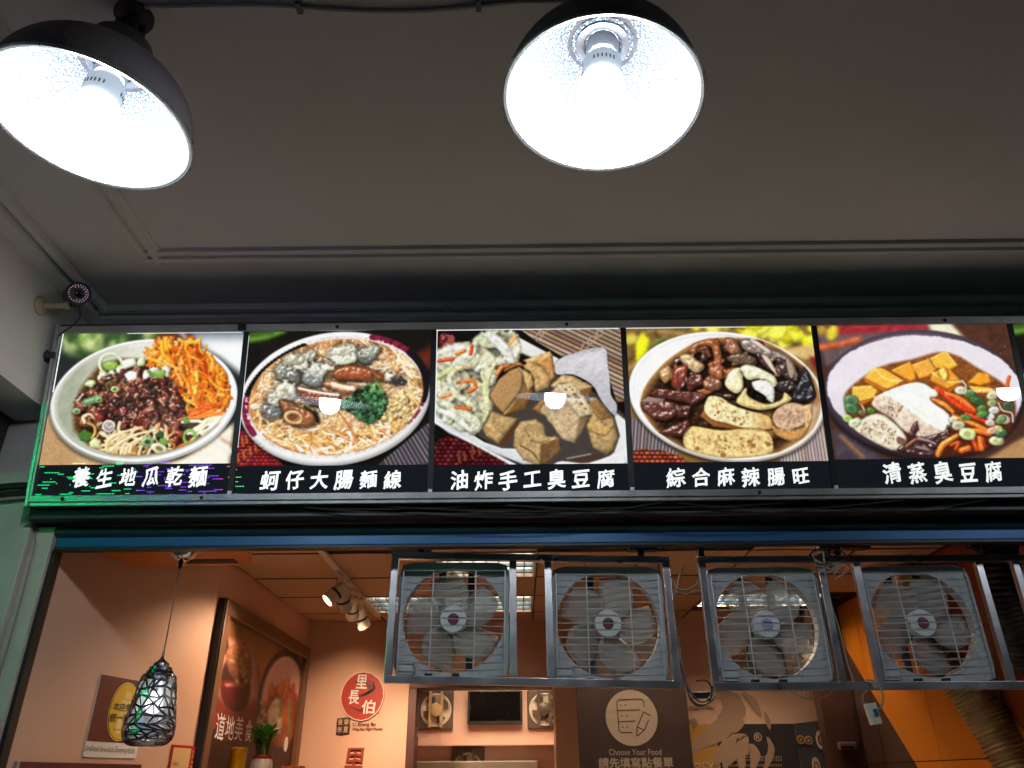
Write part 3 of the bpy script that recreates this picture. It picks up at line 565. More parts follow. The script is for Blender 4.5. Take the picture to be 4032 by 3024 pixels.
def art_spicy():
    s = Art(1757, 1659, seed=44); s.fill((116, 84, 40))
    for x, y in s.inside([(100, 120), (1620, 120), (1620, 400), (100, 480)], 60): s.curl(x, y, 240, s.rng.normal(-.4, .5), .2, s.rng.uniform(14, 30), s.pick([(150, 100, 50), (84, 72, 30), (190, 150, 90), (70, 40, 24), (110, 120, 40)]))
    for x, y in s.inside([(640, 120), (1600, 110), (1580, 270), (1250, 260), (900, 190)], 26): s.lump(x, y, s.rng.uniform(40, 90), s.pick([(222, 214, 30), (238, 230, 70), (196, 186, 20)]), rnd=30, soft=24)
    s.poly([(200, 400), (200, 280), (250, 190), (310, 250), (290, 350), (215, 440)], (228, 222, 20), rnd=30, soft=16); s.lump(160, 240, 60, (190, 180, 60), soft=30)
    s.poly([(1250, 330), (1600, 280), (1600, 380), (1500, 400)], (196, 160, 96), soft=24); s.poly([(1540, 380), (1610, 380), (1640, 560), (1580, 480)], (120, 20, 30), soft=20)
    s.blur(13)
    s.stripes([(150, 860), (260, 900), (620, 1230), (150, 1230)], ((150, 860), (130, 1240)), ((560, 1060), (520, 1260)), 16, 13, (142, 132, 132), (70, 58, 60))
    s.beads([(150, 1130), (260, 1110), (420, 1125), (560, 1170), (600, 1230), (150, 1230)], 40, 32, 19, [(168, 62, 38), (148, 50, 34), (186, 84, 48)])
    s.stripes([(1250, 1230), (1500, 1050), (1680, 820), (1730, 1230)], ((1320, 1110), (1330, 1240)), ((1690, 800), (1760, 1240)), 18, 13, (176, 158, 152), (104, 84, 82))
    s.ell(905, 698, 764, 508, (248, 248, 244), rot=9, rnd=80, amb=.64, dif=.42, grad=((196, 184, 168), 'x', 300, 1700), shadow=.55, sh_off=(0, 26), soft=7)
    s.ell(920, 690, 716, 462, (240, 238, 232), rot=9, soft=20, grad=((150, 136, 126), 'x', 500, 1600)); s.ring(908, 692, 740, 486, 26, (250, 250, 246), rot=9, amb=.72, dif=.4, grad=((222, 210, 192), 'x', 400, 1600))
    full = (slice(None), slice(None))
    soup = [(235, 740), (280, 600), (420, 430), (600, 300), (760, 240), (960, 230), (1200, 260), (1420, 390), (1580, 560), (1620, 760), (1560, 950), (1400, 1080), (1240, 1150), (900, 1180), (620, 1120), (400, 1000), (270, 850)]
    S_ = s.cr(soup, 4); s.poly(S_, (150, 104, 54), soft=14); s.clip = s.poly_sdf(S_, full)
    s.poly([(260, 740), (320, 600), (480, 430), (700, 290), (1000, 260), (1300, 340), (1500, 480), (1560, 720), (1480, 960), (1300, 1110), (900, 1160), (560, 1080), (360, 940)], (56, 34, 18), soft=60, bump=50, gloss=.15)
    s.poly([(1040, 850), (1250, 820), (1280, 1000), (1200, 1010), (1040, 960)], (176, 124, 60), soft=60); s.poly([(1500, 760), (1620, 760), (1560, 960), (1500, 1000)], (176, 150, 120), soft=40)
    M = dict(bump=56, bn=1, gloss=.7, amb=.44, dif=.64, shadow=.55, thr=.945, soft=12)
    for i in range(46):
        x, y = s.inside([(330, 560), (560, 380), (760, 260), (980, 240), (1180, 280), (1380, 420), (1400, 560), (1150, 480), (880, 620), (600, 620)], 1)[0]
        s.lump(x, y, s.rng.uniform(30, 60), s.pick([(120, 66, 34), (84, 44, 26), (160, 112, 66), (60, 36, 28), (138, 88, 56)]), rnd=28, **M)
    s.stroke([(650, 330), (680, 270), (760, 262), (820, 310), (835, 420), (790, 450)], 66, (148, 84, 48), **M); s.stroke([(690, 330), (740, 310), (770, 370)], 40, (90, 46, 26), **M)
    s.poly(s.cr([(540, 380), (610, 360), (680, 410), (730, 460), (680, 510), (610, 480), (560, 430)]), (190, 156, 108), rnd=34, **M)
    s.poly(s.cr([(470, 530), (520, 460), (600, 440), (600, 530), (570, 620), (490, 630)]), (112, 48, 34), rnd=34, **M); s.stroke([(590, 540), (560, 610)], 14, (226, 200, 180)); s.poly(s.cr([(380, 500), (460, 450), (480, 540), (420, 590)]), (164, 120, 70), rnd=30, **M)
    s.poly(s.cr([(590, 540), (700, 510), (730, 580), (680, 620), (580, 600)]), (74, 36, 28), rnd=24, **M)
    s.poly(s.cr([(760, 480), (840, 440), (900, 480), (890, 550), (800, 560)]), (142, 74, 42), rnd=34, **M); s.poly(s.cr([(720, 580), (770, 530), (860, 570), (850, 640), (740, 640)]), (120, 74, 50), rnd=34, **M); s.poly([(870, 480), (980, 455), (930, 540), (880, 560)], (128, 62, 26), rnd=16, **M)
    s.poly(s.cr([(890, 250), (940, 228), (1000, 290), (1000, 380), (920, 350)]), (140, 88, 62), rnd=30, **M); s.poly(s.cr([(900, 390), (1000, 350), (1130, 390), (1100, 440), (980, 440)]), (84, 64, 48), rnd=24, bump=60, bn=2, gloss=.5, amb=.4, shadow=.5)
    s.poly(s.cr([(1010, 260), (1090, 235), (1200, 310), (1330, 350), (1420, 430), (1450, 560), (1400, 550), (1330, 430), (1180, 380), (1040, 330)]), (122, 106, 94), rnd=30, **M); s.stroke([(1100, 250), (1220, 330)], 30, (196, 182, 170)); s.poly(s.cr([(1130, 350), (1240, 400), (1300, 520), (1230, 490), (1160, 430)]), (64, 40, 34), rnd=20, **M); s.poly(s.cr([(1170, 365), (1230, 390), (1290, 520), (1240, 470)]), (196, 178, 160), rnd=12, soft=8); s.poly(s.cr([(1280, 380), (1400, 440), (1420, 560), (1330, 520)]), (60, 46, 42), rnd=24, **M); s.poly(s.cr([(1360, 420), (1400, 420), (1430, 500), (1390, 540)]), (150, 130, 110), rnd=16, soft=8)
    s.poly(s.cr([(1420, 640), (1480, 520), (1500, 440), (1560, 560), (1590, 700), (1500, 740), (1400, 720)]), (34, 32, 36), rnd=34, **M); s.poly(s.cr([(1290, 580), (1400, 560), (1440, 620), (1360, 660), (1290, 640)]), (44, 36, 36), rnd=24, **M)
    s.poly(s.cr([(890, 600), (930, 500), (1010, 470), (1030, 620), (970, 670)]), (226, 210, 156), rnd=40, bump=24, gloss=.4, shadow=.5, amb=.5); s.poly(s.cr([(1005, 470), (1060, 440), (1160, 470), (1280, 540), (1270, 620), (1160, 560), (1060, 560)]), (222, 216, 168), rnd=40, bump=24, gloss=.4, shadow=.5, amb=.5)
    s.poly(s.cr([(1100, 580), (1200, 560), (1270, 620), (1260, 740), (1180, 690), (1120, 640)]), (214, 212, 196), rnd=30, bump=80, bn=2, gloss=.5, amb=.5); s.poly(s.cr([(1060, 620), (1120, 640), (1210, 700), (1170, 740), (1080, 690)]), (20, 16, 14), soft=8)
    s.poly(s.cr([(980, 720), (1030, 640), (1060, 630), (1070, 690), (1200, 750), (1320, 720), (1350, 660), (1400, 720), (1280, 780), (1140, 800), (1000, 760)]), (206, 176, 112), rnd=30, bump=40, bn=2, gloss=.4, shadow=.5, amb=.45)
    B = dict(bump=60, bn=1, gloss=.7, amb=.46, dif=.6, shadow=.5, thr=.955, soft=9)
    s.poly([(300, 680), (360, 625), (560, 645), (745, 660), (750, 700), (640, 765), (560, 740), (420, 720)], (78, 38, 32), rnd=24, **B); s.poly([(228, 745), (300, 700), (430, 720), (530, 750), (520, 840), (440, 890), (330, 870), (250, 810)], (84, 44, 38), rnd=30, **B); s.poly([(240, 735), (300, 695), (430, 715), (380, 745)], (136, 110, 104), soft=10, rnd=8); s.poly([(500, 760), (640, 760), (610, 860), (520, 870)], (62, 30, 26), rnd=24, **B); s.poly([(370, 980), (480, 920), (600, 870), (630, 910), (570, 1010), (440, 1010)], (74, 36, 30), rnd=30, **B); s.poly([(660, 650), (730, 628), (810, 650), (760, 680)], (168, 92, 40), rnd=16, gloss=.5); s.poly([(800, 665), (960, 670), (980, 720), (860, 700)], (52, 32, 24), rnd=16, **B)
    F = dict(bump=44, bn=2, amb=.52, dif=.56, shadow=.5)
    s.poly([(700, 850), (735, 780), (800, 880), (1050, 940), (1040, 965), (800, 930)], (140, 84, 36), rnd=10, soft=8, shadow=.4)
    s.poly(s.cr([(728, 800), (755, 705), (800, 688), (870, 705), (940, 755), (1060, 800), (1180, 830), (1250, 870), (1250, 950), (1050, 945), (900, 905), (790, 875)], 3), (226, 204, 148), rnd=22, grad=((190, 138, 70), 'x', 1050, 1260), **F)
    s.poly(s.cr([(566, 1050), (580, 975), (640, 935), (740, 945), (860, 968), (980, 960), (1100, 950), (1220, 985), (1256, 1060), (1250, 1135), (1100, 1170), (900, 1180), (700, 1145), (600, 1110)], 3), (214, 178, 114), rnd=16, **F); s.stroke([(600, 960), (650, 936), (860, 968), (1100, 950), (1220, 985), (1254, 1060)], 14, (232, 186, 104))
    for reg, n in (([(770, 730), (870, 720), (1080, 820), (1040, 920), (820, 870)], 46), ([(610, 1000), (1230, 1010), (1220, 1120), (900, 1160), (620, 1090)], 80)):
        for x, y in s.inside(reg, n):
            r = s.rng.uniform(3, 10); s.ell(x, y, r*1.3, r, s.pick([(160, 118, 66), (182, 140, 88), (134, 92, 50)]), soft=9, rot=s.rng.uniform(0, 90))
    for x, y, r in ((675, 1105, 26), (1080, 1050, 28), (1105, 1080, 26), (1015, 1025, 16), (875, 1155, 26), (1225, 1070, 26), (965, 885, 18)): s.ell(x, y, r*.8, r*.6, (136, 90, 48), soft=12)
    s.poly(s.cr([(1255, 880), (1290, 940), (1500, 930), (1555, 780), (1560, 880), (1500, 1010), (1420, 1045), (1300, 1010), (1258, 950)], 3), (178, 126, 66), rnd=30, **F); s.ell(1395, 850, 142, 108, (184, 146, 116), rot=-18, rnd=20, bump=80, bn=2, amb=.5, dif=.55, soft=12); s.poly([(1500, 760), (1560, 750), (1560, 860), (1510, 940)], (196, 158, 108), rnd=10, bump=70, bn=2, soft=10)
    s.clip = None
    return s, [(124, 156), (1551, 140), (1712, 1416), (194, 1438)]

def art_steamed():
    s = Art(1852, 1659, seed=55); s.fill((64, 40, 32))
    s.stripes([(60, 90), (960, 90), (980, 180), (500, 260), (140, 460), (90, 420)], ((90, 180), (170, 500)), ((980, 90), (1000, 220)), 40, 11, (124, 104, 104), (58, 44, 48))
    s.poly([(130, 120), (940, 90), (930, 150), (480, 190), (240, 210)], (150, 36, 44), soft=40, bump=60); s.lump(200, 190, 70, (206, 186, 40), soft=24, rnd=20); s.lump(110, 170, 50, (170, 130, 40), soft=24)
    s.stroke([(100, 310), (240, 285), (400, 240)], 50, (206, 92, 50), bump=70, bn=2)
    s.poly([(930, 100), (1110, 95), (1230, 210), (960, 160)], (226, 212, 176), soft=24); s.poly([(1100, 90), (1600, 80), (1660, 460), (1400, 300), (1200, 200)], (72, 42, 30), soft=24, bump=30)
    s.poly([(1350, 1180), (1640, 1000), (1852, 900), (1852, 1200)], (160, 118, 74), soft=20, bump=20); s.poly([(190, 960), (300, 960), (620, 1200), (230, 1210)], (66, 54, 66), soft=30, bump=40); s.stroke([(260, 1010), (430, 1170)], 34, (138, 96, 60))
    s.blur(12)
    s.ell(898, 664, 770, 508, (54, 44, 54), rot=2, rnd=60, amb=.6, dif=.7, gloss=.15, soft=7, shadow=.5, sh_off=(0, 26))
    s.ell(905, 640, 752, 440, (204, 194, 204), rot=2, soft=7, wob=16, grad=((176, 168, 178), 'y', 600, 1000)); full = (slice(None), slice(None))
    for i in range(60): s.ell(s.rng.uniform(200, 1600), s.rng.uniform(230, 620), 4, 3, (150, 140, 150))
    soup = [(280, 720), (330, 620), (480, 500), (620, 430), (800, 390), (1000, 330), (1150, 350), (1300, 440), (1500, 560), (1590, 680), (1600, 840), (1540, 960), (1400, 1070), (1150, 1140), (900, 1150), (680, 1110), (480, 1020), (330, 900)]
    S_ = s.cr(soup, 4); s.poly(S_, (118, 66, 26), soft=24, bump=30, grad=((70, 30, 18), 'y', 560, 1000)); s.clip = s.poly_sdf(S_, full)-10
    s.hm = True
    K = dict(rnd=14, amb=.55, dif=.55, gloss=.3, shadow=.5, bump=16, bn=1, soft=6)
    PK = [((940, 380), (1060, 315), (1090, 340), (1160, 430), (1100, 470), (990, 460)), ((640, 480), (790, 405), (830, 470), (840, 540), (800, 570), (690, 510)), ((805, 430), (930, 382), (990, 470), (940, 520), (860, 545)), ((440, 545), (505, 450), (600, 470), (740, 555), (700, 620), (610, 635)), ((345, 612), (490, 598), (545, 640), (520, 700), (400, 735), (345, 690)), ((945, 555), (960, 490), (1060, 450), (1110, 470), (1190, 560), (1080, 625)), ((1235, 565), (1320, 480), (1400, 495), (1415, 560), (1330, 590)), ((1245, 590), (1400, 600), (1490, 645), (1270, 650))]
    for p in PK: s.poly(list(p), s.pick([(232, 152, 40), (222, 138, 34), (238, 164, 54)], 10), **K)
    for p in ([(440, 545), (610, 635), (740, 555), (730, 590), (610, 660), (440, 570)], [(945, 555), (1080, 620), (1190, 560), (1085, 650)], [(345, 690), (400, 730), (520, 700), (410, 760)], [(690, 510), (800, 565), (840, 540), (800, 585)]): s.poly(p, (176, 96, 20), soft=8)
    for p in ([(510, 452), (600, 545), (735, 560)], [(960, 490), (1075, 560), (1185, 560)], [(930, 384), (985, 468)], [(1062, 318), (1150, 430)]): s.stroke(p, 9, (255, 206, 110))
    s.lump(1050, 500, 50, (250, 190, 80), rnd=20, bump=60, bn=2, gloss=.7)
    F = dict(bump=26, bn=1, shadow=.55)
    s.poly(s.cr([(520, 700), (640, 630), (800, 575), (900, 580), (1000, 660), (960, 720), (1090, 820), (1090, 940), (1040, 970), (940, 1015), (760, 965), (640, 850), (520, 780)], 3), (255, 250, 232), rnd=30, amb=.7, dif=.4, **F)
    s.poly(s.cr([(500, 730), (540, 680), (640, 690), (760, 770), (900, 880), (1060, 965), (950, 1020), (860, 1000), (740, 950), (640, 850), (510, 770)], 3), (206, 178, 156), rnd=10, amb=.55, dif=.5, soft=12, bump=24, bn=2); s.stroke([(600, 660), (760, 720), (830, 770), (950, 860), (1080, 930)], 16, (255, 246, 226), rnd=6, soft=14)
    s.poly(s.cr([(330, 940), (430, 865), (540, 825), (640, 870), (720, 940), (765, 1020), (720, 1100), (600, 1100), (450, 1020)], 3), (208, 188, 160), rnd=24, amb=.55, dif=.5, **F); s.poly(s.cr([(440, 862), (540, 824), (640, 868), (760, 1010), (700, 1000), (590, 880)]), (228, 212, 186), soft=14)
    for reg, n in (([(520, 720), (640, 720), (960, 960), (860, 980), (560, 780)], 34), ([(370, 930), (540, 850), (740, 1020), (660, 1080), (450, 1000)], 50)):
        for x, y in s.inside(reg, n): r = s.rng.uniform(3, 8); s.ell(x, y, r*1.5, r*.8, (120, 96, 76), rot=s.rng.uniform(0, 180), soft=4)
    s.lump(720, 1030, 34, (110, 80, 60), bump=60, bn=2); s.stroke([(710, 800), (735, 760)], 7, (120, 90, 70)); s.lump(970, 650, 40, (240, 222, 196), rnd=20, gloss=.5)
    E = dict(rnd=16, gloss=.8, amb=.5, dif=.6, bump=40, bn=1, shadow=.5)
    s.poly(s.cr([(690, 1110), (760, 1050), (850, 1000), (1000, 1060), (1010, 1140), (860, 1150)]), (58, 32, 32), **E); s.poly([(840, 870), (860, 930), (820, 1010), (770, 1000), (800, 920)], (66, 38, 40), **E); s.poly(s.cr([(900, 1010), (1040, 960), (1080, 900), (1100, 980), (1040, 1080), (940, 1090)]), (52, 26, 22), **E); s.stroke([(760, 1080), (840, 1020), (900, 1020)], 40, (96, 54, 34), gloss=.5); s.stroke([(850, 1010), (930, 1030), (980, 1050)], 16, (140, 124, 136)); s.stroke([(840, 1080), (930, 1100)], 18, (128, 110, 118))
    for p, w, c in (([(960, 700), (1050, 740), (1120, 800)], 40, (238, 132, 44)), ([(990, 610), (1110, 670), (1240, 760), (1290, 800)], 44, (222, 72, 22)), ([(1010, 630), (1180, 760), (1270, 800)], 50, (206, 52, 18)), ([(1060, 650), (1180, 690), (1290, 780)], 26, (240, 110, 36)), ([(1120, 830), (1250, 880), (1390, 940)], 40, (238, 116, 34)), ([(1220, 810), (1320, 850), (1440, 900)], 44, (208, 48, 20)), ([(1250, 940), (1330, 950), (1400, 970)], 44, (236, 104, 28)), ([(1000, 1140), (1040, 1060), (1150, 985)], 46, (226, 122, 34)), ([(1180, 1100), (1240, 1080)], 44, (230, 100, 26)), ([(1270, 1000), (1300, 1090)], 40, (196, 62, 18)), ([(1320, 1000), (1340, 1090)], 40, (234, 106, 34)), ([(1100, 1060), (1160, 1040), (1140, 1090)], 34, (196, 66, 16)), ([(1350, 1000), (1370, 1070)], 26, (150, 40, 20))): s.stroke(p, w, c, gloss=.5, bump=30, bn=2, shadow=.45, taper=.3)
    s.clip = None; s.stroke([(1555, 515), (1540, 580), (1560, 650)], 30, (224, 82, 24), gloss=.3); s.stroke([(1490, 610), (1550, 600)], 20, (214, 70, 24))
    G = (92, 136, 62); Wt = (226, 222, 180)
    for x, y, r, c in ((1240, 650, 44, G), (1285, 700, 40, (70, 116, 56)), (1320, 710, 46, (54, 96, 46)), (1340, 770, 44, G), (1420, 722, 40, (150, 178, 110)), (1180, 628, 46, Wt), (1420, 665, 42, (206, 200, 160)), (1515, 645, 44, (208, 200, 142)), (1435, 780, 42, (214, 214, 190)), (1405, 830, 36, (250, 248, 244)), (1405, 880, 38, (226, 196, 180)), (1160, 905, 54, (196, 190, 150)), (1230, 970, 66, (206, 212, 140)), (1445, 1020, 50, (216, 220, 156)), (1485, 960, 50, (72, 116, 68)), (1420, 940, 38, (220, 170, 150)), (1510, 850, 50, (206, 196, 176)), (1545, 745, 46, (62, 86, 60)), (1340, 815, 40, (104, 150, 76)), (1480, 860, 36, (110, 150, 90)), (1120, 860, 36, (220, 210, 170)), (1210, 840, 34, (84, 130, 60)), (340, 720, 60, (84, 128, 84)), (340, 785, 58, (70, 122, 66)), (310, 865, 42, (168, 202, 110)), (360, 900, 44, (206, 220, 170)), (490, 800, 34, (84, 142, 54)), (420, 820, 34, (120, 110, 60)), (1470, 920, 30, (190, 200, 110))):
        s.scallion(x, y, r, s.pick([c], 10), tuple(v*.72 for v in c), .72, s.rng.uniform(-30, 30), s.rng.choice([0, 0, 30]))
    for p in ([(1470, 720), (1500, 780), (1570, 800), (1580, 870)], [(1190, 550), (1220, 590), (1210, 640)], [(420, 760), (440, 800)]): s.stroke(p, 9, (255, 255, 255))
    return s, [(72, 140), (1536, 98), (1790, 1376), (236, 1418)]

def box_blur(a, n):
    for ax in (0, 1):
        for _ in range(2):
            p = [(0, 0), (0, 0)]; p[ax] = (n, n)
            q = np.insert(np.cumsum(np.pad(a, p, mode='edge'), ax, dtype=np.float64), 0, 0, ax)
            a = (q[2*n+1:]-q[:-2*n-1])/(2*n+1) if ax == 0 else (q[:, 2*n+1:]-q[:, :-2*n-1])/(2*n+1)
    return a.astype(np.float32)
def relief(s, L=(-.34, -.56, .75), amb=.58, dif=.52, spec=.9):
    """light the stacked relief of the food: slope, cast shadow, crevice darkening, wet highlights"""
    if s.M.max() < .01: return
    k = s.k; Hp = box_blur(s.Hh*k, 1)
    gy, gx = np.gradient(Hp); inv = 1/np.sqrt(gx*gx+gy*gy+1)
    nl = np.clip((-gx*L[0]-gy*L[1]+L[2])*inv, 0, 1)
    hl = math.hypot(L[0], L[1]); sl = L[2]/hl; sh = np.zeros_like(Hp)
    for i in range(1, 22):
        d = i*.9; oy, ox = int(round(L[1]/hl*d)), int(round(L[0]/hl*d))
        sh = np.maximum(sh, np.clip((np.roll(Hp, (-oy, -ox), (0, 1))-Hp-d*sl*.8)/1.6, 0, 1)*(1-i/30))
    sh = box_blur(sh, 1); ao = np.ones_like(Hp)
    for r_, f in ((6, .6), (16, .8)): ao *= 1-np.clip((box_blur(Hp, r_)-Hp)/(r_*.9)*f, 0, .38)
    li = amb*ao*(1.05+.25*(-gy*inv))+dif*nl*(1-.5*sh)*(.4+.6*ao)
    n = math.sqrt(L[0]**2+L[1]**2+(L[2]+1)**2); hx, hy, hz = L[0]/n, L[1]/n, (L[2]+1)/n
    q = np.clip((-gx*hx-gy*hy+hz)*inv, 0, 1)
    sp = (q**60*.9+q**14*.16)*s.G*(1-.7*sh)*spec
    lit = s.a*li[..., None]+sp[..., None]*np.array([1., .98, .95])
    m = s.M[..., None]; s.a = s.a*(1-m)+lit*m
def finish(s, r=5, gain=1.22):
    relief(s)
    g_ = s.a.mean(-1, keepdims=True); s.a = g_+(s.a-g_)*s.sat
    s.a = s.a*s.gain*(gain/1.22); s.a = np.where(s.a > .8, .8+.2*np.tanh((s.a-.8)/.2), s.a)
    s.a *= (1+.06*(s.noises[0]-.5)+s.tex*(s.fbm(13, 3)-.5)*np.clip((s.a.max(-1)-s.a.min(-1))*4, .15, 1))[..., None]
    raw = s.a.copy(); s.blur(r); s.a = np.clip(s.a*.75+raw*.25, 0, 1)
    return s

def homog(dst):
    """homography from the unit square (u right, v down) to four points"""
    A = []; B = []
    for (u, v), (x, y) in zip(((0, 0), (1, 0), (1, 1), (0, 1)), dst):
        A.append([u, v, 1, 0, 0, 0, -u*x, -v*x]); B.append(x)
        A.append([0, 0, 0, u, v, 1, -u*y, -v*y]); B.append(y)
    h = np.linalg.solve(np.array(A, float), np.array(B, float))
    return np.append(h, 1).reshape(3, 3)

def sample_print(art, corners, nu, nv, vmax=1.):
    """colour at a (nv+1) x (nu+1) grid over the print; linear light"""
    H = homog(corners)
    u, v = np.meshgrid(np.linspace(0, 1, nu+1), np.linspace(0, vmax, nv+1))
    q = H @ np.stack([u.ravel(), v.ravel(), np.ones(u.size)])
    x = np.clip(q[0]/q[2]*art.k, 0, art.W-1.01); y = np.clip(q[1]/q[2]*art.k, 0, art.H-1.01)
    xi = x.astype(int); yi = y.astype(int); fx = (x-xi)[:, None]; fy = (y-yi)[:, None]
    a = art.a
    c = a[yi, xi]*(1-fx)*(1-fy)+a[yi, xi+1]*fx*(1-fy)+a[yi+1, xi]*(1-fx)*fy+a[yi+1, xi+1]*fx*fy
    c = np.clip(c, 0, 1)
    return np.where(c <= .04045, c/12.92, ((c+.055)/1.055)**2.4)
# ================================================================ the setting: arcade and shop room
plaster = mat('ceiling_paint', (.63, .645, .66), .75, var=.06, scale=2.5, bump=.35, bscale=5, dirt=(.47, .48, .49), dscale=1.2, damt=.35)
wallpaint = mat('beam_paint', (.66, .62, .60), .7, var=.06, scale=3, bump=.2, bscale=8, dirt=(.40, .37, .34), dscale=2, damt=.4)
steel = mat('stainless_steel', (.66, .66, .71), .30, 1, var=.12, scale=14, dirt=(.34, .32, .33), dscale=5, damt=.45, stretch=(1, 1, 1))
alu = mat('aluminium_trim', (.55, .56, .57), .38, .9, var=.12, scale=10, dirt=(.22, .22, .21), dscale=6, damt=.45)
black = mat('black_paint', (.010, .010, .012), .45, var=.3)
dark = mat('dark_steel', (.045, .045, .048), .55, .3, var=.3, dirt=(.09, .08, .07), damt=.4)
rubber = mat('black_cable', (.014, .013, .013), .5)
greycable = mat('grey_cable', (.25, .24, .20), .5, dirt=(.10, .09, .07), dscale=9)
CZ = 3.6

o = struct('pavement', MB().add([(-60, -60, 0), (60, -60, 0), (60, 40, 0), (-60, 40, 0)], [(0, 1, 2, 3)]), mat('paving', (.13, .13, .14), .45, var=.25, scale=1.5, bump=.2, dirt=(.12, .12, .12)))
ceil = struct('ceiling', MB().box((-2.04, -1.2, CZ), (4.2, 3.25, CZ+.2)), plaster)
# plaster mouldings on the ceiling: a framed panel and a cornice, each a pair of ridges
def ridge(path_in, name, widths, parent):
    prof = []
    for (a, b, h) in widths: prof += [(a, 0), (a+.25*(b-a), h), (a+.75*(b-a), h), (b, 0)]
    return prof
def strip_x(name, x0, x1, y, prof, parent, m):
    k = len(prof); mb = MB()
    vs = [(x, y+a, CZ-.001-h) for x in (x0, x1) for a, h in prof]
    mb.add(vs, [(i, i+1, k+i+1, k+i) for i in range(k-1)]); return mb.build(name, m, parent)
def strip_y(name, y0, y1, x, prof, parent, m):
    k = len(prof); mb = MB()
    vs = [(x+a, y, CZ-.001-h) for y in (y0, y1) for a, h in prof]
    mb.add(vs, [(i, i+1, k+i+1, k+i) for i in range(k-1)]); return mb.build(name, m, parent)
PR = [(-.045, 0), (-.041, .014), (-.020, .018), (-.014, .005), (.0, .005), (.004, .019), (.024, .021), (.032, .009), (.044, .006), (.046, 0)]
PC = [(-.06, 0), (-.058, .03), (-.034, .034), (-.030, .012), (-.010, .014), (-.006, .045), (.03, .055), (.055, .06), (.06, 0)]
strip_x('moulding', -1.59, 4.2, 2.655, PR, ceil, plaster); strip_y('moulding', -1.2, 2.70, -1.548, PR, ceil, plaster)
strip_x('cornice', -2.04, 4.2, 3.09, PC, ceil, plaster); strip_y('cornice', -1.2, 3.15, -1.985, [(-a, h) for a, h in PC], ceil, plaster)
# wall above the shop front, the beam on the left and the pillar under it
struct('front_wall', MB().box((-2.6, 3.17, 2.56), (4.2, 3.34, CZ)), wallpaint)
struct('beam', MB().box((-2.24, -1.2, 3.035), (-2.04, 3.17, CZ+.2)), wallpaint)
pil = struct('pillar', MB().box((-2.75, 3.1, 0), (-2.03, 3.34, 3.034)), mat('pillar_paint', (.50, .48, .42), .6, var=.1, bump=.2, bscale=14, dirt=(.22, .20, .17), dscale=3, damt=.6), bevel=.004)
MB().box((-2.029, 3.13, 0), (-1.945, 3.34, 2.555)).build('door_jamb', mat('jamb_paint', (.55, .50, .43), .55, var=.1, dirt=(.25, .21, .17), dscale=4), pil, bevel=.003)
MB().box((-1.944, 3.15, 0), (-1.928, 3.20, 2.46)).build('guide_rail', black, pil)
struct('right_pillar', MB().box((3.6, 3.1, 0), (4.2, 3.34, CZ)), wallpaint)
# black box added to stand for the dark recess left of the beam
nb = MB().box((-3.3, 2.75, 2.78), (-2.245, 3.09, 3.3)).build('recess_dark_box', mat('recess_dark', (.02, .024, .022), .5), None, bevel=.01)
tag(nb, 'black box added for the dark recess beside the pillar', 'dark box')
mb = MB()
for k, (z, r) in enumerate(((2.70, .016), (2.665, .010))):
    mb.tube(curve_pts([(-2.6, 3.06, z+.03), (-2.3, 3.06, z), (-2.10, 3.05, z+.01), (-2.0, 3.09, z+.02)]), r, 8)
mb.tube(curve_pts([(-2.6, 3.06, 2.66), (-2.35, 3.05, 2.64), (-2.22, 3.05, 2.56), (-2.24, 3.06, 2.45), (-2.34, 3.06, 2.42), (-2.6, 3.06, 2.44)]), .008, 8)
tag(mb.build('power_cable', rubber, None, smooth=True), 'black cables running from the dark recess to the lightbox corner', 'cable')

# ---- the stall's serving counter below the lightbox (unseen; placed and kept pale to bounce lamp light up to the ceiling)
sc = thing('serving_counter', 'pale steel serving counter under the fans', 'counter', (0, 2.75, 0))
MB().box((-1.9, 3.0, .93), (2.38, 3.75, .97)).build('counter_top', mat('counter_steel', (.82, .82, .82), .5, .0, var=.08), sc, bevel=.004)
MB().box((-1.87, 3.03, .01), (2.36, 3.72, .9295)).build('counter_body', mat('counter_body', (.45, .45, .46), .5, .2), sc)
# ---- lintel and rolled shutter
lin = thing('steel_lintel', 'dark grimy steel lintel beam right under the menu lightbox', 'lintel', (0, 3.12, 2.58))
MB().box((-2.028, 3.06, 2.578), (3.6, 3.165, 2.655)).build('beam_web', dark, lin, bevel=.003)
MB().box((-2.026, 3.045, 2.566), (3.6, 3.166, 2.5775)).build('flange', dark, lin)
MB().box((-1.80, 3.052, 2.59), (-1.56, 3.0595, 2.645)).build('vent_plate', mat('vent_plate', (.05, .07, .06), .7, bump=.8, bscale=90), lin)
sh = thing('roller_shutter', 'blue bottom bar of a rolled-up steel shutter above the counter', 'shutter', (0, 3.16, 2.46))
prof = []
for i in range(19):
    a = math.pi*i/18; prof.append((3.15-.022*math.sin(a), 2.512+.05*i/18))
vs = [(x, y, z) for x in (-1.944, 3.6) for y, z in prof]; k = len(prof)
MB().add(vs, [(i, i+1, k+i+1, k+i) for i in range(k-1)]).build('slat', mat('teal_slat', (.035, .07, .085), .35, .3), sh, smooth=True)
MB().box((-1.926, 3.128, 2.4665), (3.6, 3.172, 2.5085)).build('bottom_bar', mat('blue_bar', (.015, .10, .26), .42, .2, var=.25, scale=3, dirt=(.01, .03, .07), dscale=4, damt=.6, stretch=(.3, 1, 1)), sh, bevel=.004)
MB().box((-1.926, 3.126, 2.456), (3.6, 3.174, 2.4655)).build('rubber_seal', black, sh)
random.seed(3)
mb = MB()
